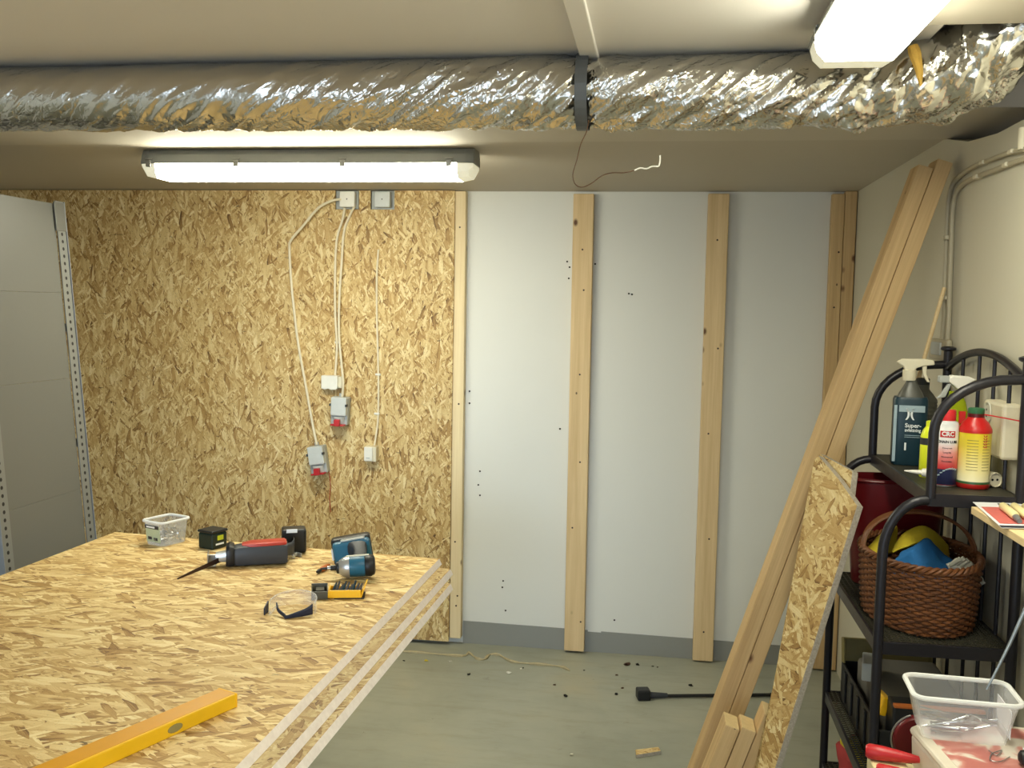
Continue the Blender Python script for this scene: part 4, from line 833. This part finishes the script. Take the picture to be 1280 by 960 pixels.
# red and yellow bottle
c = at(1217, 612, 2, Z1+.001); c.y += .038; c.x += .008; o = thing('chemical_bottle', 'red bottle with yellow label, green cap and red straw', 'bottle', tuple(c)); w = T(c); r2 = .0385
MB().lathe([(r2-.003, 0), (r2, .004), (r2, .014), (r2-.0012, .018), (r2-.0012, .135), (r2, .138), (r2-.001, .145), (.030, .160), (.020, .170), (.0185, .178)], 36).build('body', 'ylab', o, smooth=True, local=w)
MB().lathe([(.0195, .172), (.0195, .182)], 24, w).build('neck', 'darkred', o, smooth=True); MB().lathe([(.0185, .182), (.019, .184), (.019, .193), (.017, .195)], 24, w).build('cap', 'greencap', o, smooth=True)
MB().tube([w @ Vector((.010, -.008, .181)), w @ Vector((.030, -.020, .179)), w @ Vector((.095, -.060, .170))], .0016, 6).build('straw', 'redcap', o, smooth=True)
for i in range(5): lettering('~ : ~ :', .0075, 'txtd', o, w @ Matrix.Rotation(.25, 4, 'Z') @ T((0, -r2+.0008, .128-i*.007), LX), r2) if False else None
g = MB()
for i in range(11):
    z = .118-i*.0072; 
    for a0_, a1_ in ((.2, .75), (-.75, -.05)):
        g.grid(lambda u, v: w @ Vector((math.sin(a0_+(a1_-a0_)*u)*(r2-.0006), -math.cos(a0_+(a1_-a0_)*u)*(r2-.0006), z+v*.0012)), 5, 1)
g.build('fine_print', 'olive', o)
g = MB()
for i in range(5):
    for s_ in (-1, 1): g.box(w @ Vector((math.sin(.35)*(r2-.0002)+s_*.0025, -math.cos(.35)*(r2-.0002), .130-i*.0065)), (.0018, .0008, .005), Matrix.Rotation(s_*R(35), 3, 'Y'))
g.build('pictogram', 'txtr', o)
c = at(1238, 610, 2, Z1+.001); c.y += .02; o = thing('power_plug', 'round white plug lying beside the red and yellow bottle', 'plug', tuple(c)); w = T(c+Vector((.01, .0, .019)), rotz(R(18)) @ Matrix.Rotation(R(90), 3, 'X'))
MB().lathe([(.012, -.04), (.017, -.025), (.0185, 0), (.0185, .012), (.017, .014), (.016, .009)], 24, w).build('shell', 'cream', o, smooth=True)
for s_ in (-1, 1): MB().lathe([(.0028, 0), (.0028, .001)], 10, w @ T((s_*.0065, 0, .0092))).build('contact_hole', 'dark', o)

# second shelf: basket, cloths, brush, tub
def basket():
    c = Vector((.686, 2.643, Z2+.004)); ax, ay, h = .139, .213, .168; o = thing('wicker_basket', 'oval brown wicker basket holding cloths on the middle shelf', 'basket', tuple(c))
    n = 132; nst = 48; b = MB(); rows = 22
    def rad(z): return .90+.10*(z/h)**.6
    for k in range(rows):
        z = .006+(h-.012)*k/(rows-1); s_ = rad(z); ph = math.pi*(k % 2)
        P = [c+Vector((math.cos(t)*(ax*s_+.0042*math.sin(nst/2*t+ph)), math.sin(t)*(ay*s_+.0042*math.sin(nst/2*t+ph)), z+.0015*noise.noise(Vector((t*3, k, 0))))) for t in np.linspace(0, 2*math.pi, n, endpoint=False)]
        b.tube(P, .0040, 6, closed=True)
    for i in range(nst):
        t = 2*math.pi*(i+.5)/nst; b.tube([c+Vector((math.cos(t)*ax*rad(z), math.sin(t)*ay*rad(z), z)) for z in (.0, .05, .1, h)], .0026, 5)
    b.build('woven_wall', 'wicker', o, smooth=True)
    MB().lathe([(.90, 0), (.90, .006)], 40, T(c) @ Matrix.Diagonal((ax, ay, 1, 1))).build('bottom', 'wicker_d', o)
    r_ = MB()
    for ph in (0, 2.1, 4.2): r_.tube([c+Vector((math.cos(t)*(ax+.006*math.cos(18*t+ph)), math.sin(t)*(ay+.006*math.cos(18*t+ph)), h+.006*math.sin(18*t+ph))) for t in np.linspace(0, 2*math.pi, 200, endpoint=False)], .0048, 6, closed=True)
    r_.build('braided_rim', 'wicker', o, smooth=True)
    hd = MB()
    for k in range(5): hd.tube([c+Vector((math.cos(math.pi*u)*ax*1.0, -.012+k*.007+.04*math.sin(math.pi*u), h-.01+.105*math.sin(math.pi*u)**.8)) for u in np.linspace(.02, .98, 24)], .0042, 6)
    hd.build('handle', 'wicker', o, smooth=True)
    return c, ax, ay, h
bc, bax, bay, bh = basket()
def blob(name, mat, label, cat, pts, thick=.004, nz=(.006, 22)):
    """cloth: a rumpled sheet through a grid of control points"""
    nu, nv = len(pts[0]), len(pts); rows = [smoothpath(r, 6) for r in pts]; cols = [smoothpath([rows[j][i] for j in range(nv)], 6) for i in range(len(rows[0]))]
    b = MB(); NU, NV = len(cols), len(cols[0]); vs = [cols[i][j]+Vector((0, 0, nz[0]*noise.noise(cols[i][j]*nz[1]))) for j in range(NV) for i in range(NU)]
    b.add(vs, [(j*NU+i, j*NU+i+1, (j+1)*NU+i+1, (j+1)*NU+i) for j in range(NV-1) for i in range(NU-1)])
    return tag(b.build(name, mat, smooth=True, solid=thick), label, cat)
def px(l, y): return [at(a, b, 1, y) for a, b in l]
blob('yellow_cloth', 'clothy', 'yellow cloth bulging out of the basket behind the blue one', 'cloth', [px([(1116, 690), (1130, 684), (1160, 680), (1186, 705)], 2.66), px([(1116, 688), (1132, 672), (1156, 664), (1186, 690)], 2.70), px([(1120, 682), (1135, 665), (1158, 660), (1184, 682)], 2.74), px([(1124, 700), (1140, 690), (1160, 690), (1180, 705)], 2.80)])
blob('yellow_cloth', 'clothy', 'smaller yellow cloth behind the front post, left of the basket handle', 'cloth', [px([(1083, 700), (1095, 697), (1106, 690)], 2.66), px([(1085, 686), (1098, 676), (1112, 668)], 2.70), px([(1092, 684), (1104, 668), (1122, 660)], 2.76), px([(1096, 700), (1106, 695), (1118, 690)], 2.80)])
blob('blue_cloth', 'clothb', 'crumpled blue cloth lying on top in the wicker basket', 'cloth', [px([(1112, 716), (1135, 720), (1160, 726), (1185, 730), (1210, 724)], 2.54), px([(1113, 708), (1140, 712), (1165, 712), (1188, 718), (1207, 714)], 2.56), px([(1120, 698), (1140, 700), (1166, 694), (1182, 706), (1200, 708)], 2.58), px([(1128, 690), (1148, 680), (1160, 676), (1174, 690), (1190, 704)], 2.63), px([(1130, 700), (1148, 690), (1162, 690), (1176, 700), (1188, 712)], 2.68)], .004, (.012, 30))
o = thing('scrub_brush', 'scrub brush with pale bristles beside the blue cloth in the basket', 'brush', tuple(at(1205, 715, 1, 2.56)))
P = smoothpath(px([(1192, 704), (1200, 702), (1210, 708), (1218, 720), (1224, 730)], 2.56), 4)
MB().tube([p+Vector((-.012, .006, -.012)) for p in P], .009, 8).build('brush_back', 'white', o, smooth=True)
for i, p in enumerate(P[::2]):
    d = Vector((.75, -.2, .75)).normalized(); MB().tube([p-d*.012, p+d*.014], [.0058, .0072], 7).build('bristle_tuft', 'bristle', o)
c = Vector((.694, 2.957, Z2+.002)); o = thing('red_tub', 'dark red plastic tub standing behind the wicker basket', 'tub', tuple(c)); w = T(c)
MB().lathe([(.78, 0), (.80, .004), (.97, .285), (1.0, .30), (1.0, .312), (.96, .312), (.95, .30), (.77, .006)], 44, w @ Matrix.Diagonal((.140, .074, 1, 1)), cap=True, pw=2.8).build('body', 'darkred', o, smooth=True)
MB().tube([w @ Vector((.141*math.cos(t)*(abs(math.cos(t))**2.8+abs(math.sin(t))**2.8)**(-1/2.8), .075*math.sin(t)*(abs(math.cos(t))**2.8+abs(math.sin(t))**2.8)**(-1/2.8), .306)) for t in np.linspace(0, 2*math.pi, 48, endpoint=False)], .005, 8, closed=True).build('rim', 'darkred', o, smooth=True)

# third shelf: toolbox with its lid open
def toolbox():
    x0, x1, y0, y1, z0 = .572, .825, 2.49, 2.99, Z3+.002; h = .118; o = thing('tool_box', 'open black tool box with olive lid on the third shelf', 'tool box', ((x0+x1)/2, (y0+y1)/2, z0))
    b = MB(); t = .006
    b.box2((x0, y0, z0), (x1, y1, z0+t)).box2((x0, y0, z0), (x0+t, y1, z0+h)).box2((x1-t, y0, z0), (x1, y1, z0+h)).box2((x0, y0, z0), (x1, y0+t, z0+h)).box2((x0, y1-t, z0), (x1, y1, z0+h))
    b.build('body', 'black', o, bevel=.002)
    MB().box2((x0+.032, y0-.004, z0+.01), (x1, y0+.07, z0+.184)).build('front_bin', 'black', o, bevel=.006)
    MB().box2((x0+.034, y0-.006, z0+.180), (x1-.004, y0+.012, z0+.188)).build('front_rim', 'orange', o, bevel=.002)
    for i in range(5): MB().box2((x0-.006, y0+.05+i*.09, z0+.02), (x0, y0+.075+i*.09, z0+h-.01)).build('rib', 'black', o, bevel=.002)
    lid = MB(); w = T((0, y1-.004, z0+h-.006), Matrix.Rotation(R(-16), 3, 'X')); hl = .075
    lid.box2((x0, .0, 0), (x1, .006, hl)).box2((x0, -.028, .0), (x0+.006, .0, hl)).box2((x1-.006, -.028, 0), (x1, 0, hl)).box2((x0, -.028, hl-.005), (x1, .006, hl)); lid.mat(w).build('lid', 'olive', o, bevel=.003)
    MB().box2((x0+.03, y0+.09, z0+.05), (x1-.008, y1-.07, z0+.158)).build('tray', 'bag', o, bevel=.012)
    MB().box2((-.022, -.05, 0), (.022, .05, .05)).mat(T((x0+.035, y0+.28, z0+.155), rotz(R(-12)))).build('grey_block', 'greyp', o, bevel=.004)
toolbox()
c = Vector((.588, 2.575, Z3+.135)); w = T(c, rotz(R(8)) @ Matrix.Rotation(R(14), 3, 'Y')); o = thing('tape_pack', 'small yellow pack stuck at the edge of the tool box', 'pack', tuple(c))
MB().box2((-.010, -.03, 0), (.010, .03, .05)).mat(w).build('wrapper', 'tooly', o, bevel=.004); MB().box2((-.0106, -.018, .01), (-.0099, .018, .035)).mat(w).build('print', 'orange', o)
# bottom shelf clutter
def lump(name, mat, label, cat, c, r, seed, sq=(1, 1, 1)):
    b = MB(); nu, nv = 28, 16
    def f(u, v):
        t, p = 2*math.pi*u, math.pi*v; d = Vector((math.sin(p)*math.cos(t), math.sin(p)*math.sin(t), math.cos(p)))
        k = 1+.34*noise.noise(d*1.7+Vector((seed, 0, 0)))+.16*noise.noise(d*4.5+Vector((0, seed, 0))); return Vector(c)+Vector((d.x*r*k*sq[0], d.y*r*k*sq[1], max(d.z*r*k*sq[2], -r*sq[2]*.8)))
    b.grid(f, nu, nv, 0, True); return tag(b.build(name, mat, smooth=True), label, cat)
lump('red_rag', 'redrag', 'crumpled red rag on the bottom shelf near the far post', 'rag', (.60, 2.86, Z4+.07), .085, 3, (.6, 1.2, 1.0))
lump('grey_bag', 'bag', 'grey plastic bag slumped on the bottom shelf under the tool box', 'bag', (.66, 2.68, Z4+.085), .10, 8, (.85, .8, 1.0))
c = Vector((.60, 2.78, Z4+.142)); tag(MB().box2((-.03, -.075, 0), (.03, .075, .02)).mat(T(c, rotz(R(20)) @ Matrix.Rotation(R(8), 3, 'X'))).build('yellow_sponge', 'clothy', bevel=.005), 'flat yellow sponge lying on the red rag, bottom shelf', 'sponge')

# ------------------------------------------------------------ board with blister pack
zb = 1.236; P = [at(1214, 633, 2, zb), at(1281, 684-10, 2, zb)]
a, b = P; d = (b-a).normalized(); b = a+d*.75
bd = MB().prism([(a.x, a.y, zb-.017), (b.x, b.y, zb-.017), (XR-.001, b.y+.0, zb-.017), (XR-.001, a.y-.004, zb-.017)], (0, 0, .017))
tag(bd.build('wall_board', 'ply', bevel=.0015), 'narrow wooden board fixed to the side wall in front of the rack', 'shelf board')
def blister():
    A, B, Cc, D = at(1216, 627, 2, zb+.004), at(1252, 659, 2, zb+.004), at(1330, 662, 2, zb+.004), at(1300, 629, 2, zb+.004)
    ex = (B-A); ey = (D-A); o = thing('blister_pack', 'red and white blister pack of tubes lying on the wooden board', 'pack', tuple(A))
    def P(u, v, z=0): return A+ex*u+ey*v+Vector((0, 0, z))
    MB().prism([P(0, 0), P(1, 0), P(1, 1), P(0, 1)], (0, 0, .0012)).mat(T((0, 0, -.002))).build('card', 'paper', o)
    MB().prism([P(.22, .04, -.0006), P(.86, .04, -.0006), P(.86, .96, -.0006), P(.22, .96, -.0006)], (0, 0, .0008)).build('red_print', 'pink', o)
    MB().prism([P(.06, .34, -.0006), P(.14, .34, -.0006), P(.14, .5, -.0006), P(.06, .5, -.0006)], (0, 0, .0008)).build('hang_slot', 'dark', o)
    MB().prism([P(.93, 0, -.0006), P(1.0, 0, -.0006), P(1.0, 1, -.0006), P(.93, 1, -.0006)], (0, 0, .0006)).build('dark_border', 'navy', o)
    for v in (.30, .46, .62, .78):
        MB().tube([P(.30, v, .007), P(.34, v, .009), P(.72, v, .009), P(.74, v, .008)], [.004, .009, .009, .006], 12).build('glue_tube', 'tube', o, smooth=True)
        MB().tube([P(.72, v, .008), P(.76, v, .007), P(.86, v, .005)], [.006, .0075, .005], 10).build('tube_cap', 'tubeg', o, smooth=True)
blister()

# ------------------------------------------------------------ bench corner with the tubs
zbench = .69
o = thing('workbench', 'low workbench below the wooden board, carrying the tubs', 'bench', (.62, 1.4, 0))
MB().box2((.40, .75, zbench-.03), (XR-.002, 2.04, zbench)).build('top', 'bench', o, bevel=.003)
for x in (.43, .82):
    for y in (.80, 1.93): MB().box2((x-.025, y-.025, 0), (x+.025, y+.025, zbench-.03)).build('leg', 'bench', o)
def wbox():
    z0, z1 = zbench+.001, .868; A = at(1137, 908, 2, z1); o = thing('white_box', 'white lidded box with a red label under the clear container', 'box', (A.x+.1, A.y-.03, z0))
    yaw = R(-3); w = T((A.x, A.y, z0), rotz(yaw)); hh = z1-z0
    pl = [(0, 0), (.035, -.21), (.30, -.24), (.30, .055), (.05, .055)]
    cx_, cy_ = .17, -.065; sh = lambda s_, z: [w @ Vector((cx_+(x-cx_)*s_, cy_+(y-cy_)*s_, z)) for x, y in pl]
    b = MB(); lo, hi = sh(.93, 0), sh(.985, hh-.012); k = len(pl); b.add(lo+hi, [tuple(range(k)), tuple(range(k, 2*k))[::-1]]+[(i, k+i, k+(i+1) % k, (i+1) % k) for i in range(k)]); b.build('body', 'boxw', o, bevel=.008)
    l = MB().prism(sh(1, hh-.014), (0, 0, .014)); l.build('lid', 'boxw', o, bevel=.006)
    MB().prism(sh(.86, hh), (0, 0, .0006)).build('red_label', 'boxlab', o)
    MB().prism([w @ Vector((x, y, hh+.0006)) for x, y in ((.16, -.19), (.25, -.20), (.26, -.06), (.19, -.05))], (0, 0, .0005)).build('white_field', 'paper', o)
wbox()
o, w = tub('clear rectangular container of bright screws on the white box', 'plastic_container', (.597, 1.948, .870), .187, .122, .083, R(-3), 'clear', taper=.80)
MB().box2((.045, .049, .02), (.082, .0505, .070)).mat(w).build('white_label', 'paper', o) if False else MB().box2((.077, -.045, .012), (.0785, .045, .066)).mat(w).build('white_label', 'paper', o)
rs = random.Random(11); heads = 26
for i in range(heads):
    p = w @ Vector((rs.uniform(-.045, .05), rs.uniform(-.032, .032), .008+.0008*i)); a = rs.gauss(.1, .45)+math.pi*(rs.random() < .35); L_ = .030; q = Vector((math.cos(a)*L_, math.sin(a)*L_*.5, rs.uniform(-.004, .008)))
    A_, B_ = p-q, p+q; dn = (B_-A_).normalized()
    s_ = tag(MB().tube([A_, A_+dn*.012, B_-dn*.004, B_-dn*.003, B_], [.0006, .0019, .0019, .0026, .0046], 7).build('screw', 'screw', smooth=True), 'bright loose screw in the clear container on the white box', 'screw', 'screws in the clear container')
P = smoothpath([at(1233, 862, 1, 1.985), at(1242, 845, 1, 1.99), at(1262, 805, 1, 2.0), at(1283, 758, 1, 2.01), at(1300, 720, 1, 2.02)], 4)
tag(MB().tube(P, [.0018+.0028*i/(len(P)-1) for i in range(len(P))], 10).build('metal_rod', 'glassrod', smooth=True), 'thin grey rod slanting up from the clear container to the wall', 'rod')
# wire clip on the lid
P = [at(x, y, 2, .872) for x, y in ((1236, 938), (1246, 944), (1252, 938), (1240, 942), (1238, 950), (1250, 952), (1262, 946))]
tag(MB().tube(smoothpath(P, 5), .0011, 6).build('wire_clip', 'steel', smooth=True), 'bent wire clip lying on the white box lid', 'clip')
# cream cartons
A = at(1084, 942, 2, .806); tag(MB().box2((A.x, A.y-.16, zbench+.001), (A.x+.066, A.y, .806)).build('carton', 'boxc', bevel=.002), 'cream carton with red-handled pliers on it, at the bench end', 'carton')
A = at(1124, 950, 2, .800); tag(MB().box2((A.x+.006, A.y-.17, zbench+.001), (A.x+.028, A.y, .795)).build('carton', 'boxc', bevel=.002), 'pale yellow carton squeezed against the white box', 'carton')
def grip(p, q, rmax, name, label):
    p, q = Vector(p), Vector(q); o = thing(name, label, 'pliers', tuple(p)); d = (q-p)
    MB().tube([p, p+d*.06, p+d*.3, p+d*.6, p+d*.9, q], [rmax*.7, rmax, rmax*.98, rmax*.8, rmax*.55, rmax*.4], 14).build('handle', 'red', o, smooth=True); return o, d
p, q = at(1082, 938, 2, .8215), at(1150, 950, 2, .8215); o, d = grip(p, q, .0145, 'pliers', 'red-handled pliers lying on the cream cartons'); MB().tube([q-d*.05, q+d*.02], [.006, .004], 10).build('jaw', 'steel', o, smooth=True)
s_ = d.normalized(); lettering('1000V', .009, 'boxc', o, frame(tuple(p+d*.22+Vector((0, -.0135, .004))), s_, (0, -.75, .65)) if False else frame(tuple(p+d*.2+Vector((0, -.011, .0095))), s_, (0, -.7, .7))) if False else None
p, q = at(1095, 962, 2, .8195), at(1150, 972, 2, .8195); MB().tube([p, p+(q-p)*.06, p+(q-p)*.5, q], [.009, .0125, .0115, .006], 14).build('handle', 'red', o, smooth=True)
c = at(1136, 903, 1, 2.03); c = Vector((c.x-.002, 2.02, zbench)); 
o = thing('red_reel', 'dark red reel peeping out behind the clear container', 'reel', (c.x, 2.0, .70)); w = T((at(1140, 905, 1, 2.03).x+.012, 2.036, .815), Matrix.Rotation(R(90), 3, 'X'))
MB().lathe([(.047, 0), (.05, .004), (.05, .018), (.047, .022)], 32, w).build('disc', 'darkred', o, smooth=True); MB().tube([w @ Vector((.052*math.cos(t), .052*math.sin(t), .011)) for t in np.linspace(1.9, 4.4, 18)], .0022, 6).build('wire_edge', 'steel', o, smooth=True)
MB().box2((-.03, -.1245, -.0), (.03, -.03, .022)).mat(w @ T((0, 0, 0))).build('stand', 'darkred', o)
c = at(1279, 946, 2, .885); o = thing('screwdriver', 'screwdriver with rounded black handle lying on the white box', 'screwdriver', tuple(c)); w = frame((c.x-.006, c.y, .884), (1, -.1, 0), (0, 0, 1))
MB().lathe([(.006, -.002), (.012, .002), (.0145, .012), (.014, .03), (.012, .09)], 20, w @ Matrix.Rotation(R(90), 4, 'Y')).build('grip', 'black', o, smooth=True); MB().lathe([(.0125, .028), (.0148, .029), (.0148, .034), (.0125, .035)], 20, w @ Matrix.Rotation(R(90), 4, 'Y')).build('ferrule', 'steel', o, smooth=True)

# ------------------------------------------------------------ floor things
a, b = at(797, 868, 2, .02), at(964, 868, 2, .012); d = (b-a); o = thing('black_pole', 'thin black pole with a square head lying on the floor', 'pole', tuple(a)); w = frame((a.x, a.y, .0), Vector((d.x, d.y, 0)), (0, 0, 1)); ln = d.length
MB().tube([w @ Vector((.05, 0, .012)), w @ Vector((ln, 0, .010))], .0075, 10).build('tube', 'black', o, smooth=True)
MB().box2((-.004, -.028, .0), (.052, .028, .045)).mat(w).build('head', 'black', o, bevel=.006); MB().tube([w @ Vector((.05, 0, .016)), w @ Vector((.13, 0, .014))], [.015, .010], 10).build('ferrule', 'dgrey', o, smooth=True)
MB().tube([w @ Vector((ln-.01, -.0, .010)), w @ Vector((ln+.005, 0, .010))], .010, 10).box2((ln-.012, -.004, .012), (ln-.004, .004, .035)).v.__len__()
MB().lathe([(.009, 0), (.009, .012)], 12, w @ T((ln-.004, 0, .010), Matrix.Rotation(R(90), 3, 'Y'))).build('end_stop', 'black', o, smooth=True)
c = at(809, 943, 2, 0); tag(MB().prism([(-.055, -.022, 0), (.05, -.012, 0), (.055, .022, 0), (-.04, .02, 0)], (0, 0, .014), 0, 1).mat(T(c, rotz(R(24)))).build('osb_scrap', ['osb_top', 'osb_edge'], bevel=.001), 'small strand board scrap on the floor near the leaning planks', 'scrap')
def chip(x, y, s_, mat, name, lab, cat, grp=None, seed=0):
    c = at(x, y, 2, .001); r_ = random.Random(seed); b = MB(); n = 7; P = [(s_*r_.uniform(.5, 1)*math.cos(2*math.pi*i/n)*1.3, s_*r_.uniform(.5, 1)*math.sin(2*math.pi*i/n), r_.uniform(0, s_*.4)) for i in range(n)]
    b.add([Vector((0, 0, s_*.45))]+[Vector(p) for p in P], [(0, 1+i, 1+(i+1) % n) for i in range(n)]); b.add([Vector((0, 0, 0))]+[Vector((p[0], p[1], 0)) for p in P], [(0, 1+(i+1) % n, 1+i) for i in range(n)])
    return tag(b.mat(T(c, rotz(seed))).build(name, mat), lab, cat, grp)
chip(563, 827, .011, 'white', 'paper_scrap', 'white paper scrap on the floor below the stud at the strand board edge', 'paper', None, 1)
chip(636, 841, .014, 'white', 'paper_scrap', 'larger white paper scrap on the floor, between two wall studs', 'paper', None, 2)
chip(651, 836, .005, 'white', 'paper_scrap', 'tiny white paper speck just behind the larger scrap', 'paper', None, 3)
chip(533, 826, .012, 'clothy', 'yellow_scrap', 'yellow scrap on the floor at the edge of the table', 'scrap', None, 4)
chip(714, 943, .010, 'bristle', 'wood_chip', 'pale wood chip alone on the open floor at the bottom edge', 'wood chip', None, 5)
i = 0
for x, y, s_ in ((784, 831, .020), (797, 831, .013), (816, 833, .006), (822, 834, .006), (707, 870, .012), (730, 838, .006), (778, 860, .008), (770, 868, .010), (863, 857, .014), (693, 856, .008), (586, 843, .010), (505, 826, .008), (771, 844, .008), (654, 835, .006)):
    chip(x, y, s_, 'dark' if i % 3 else 'wicker_d', 'dirt_crumb', 'dark crumb of dirt on the grey floor', 'dirt', 'dirt crumbs on the floor', 20+i); i += 1
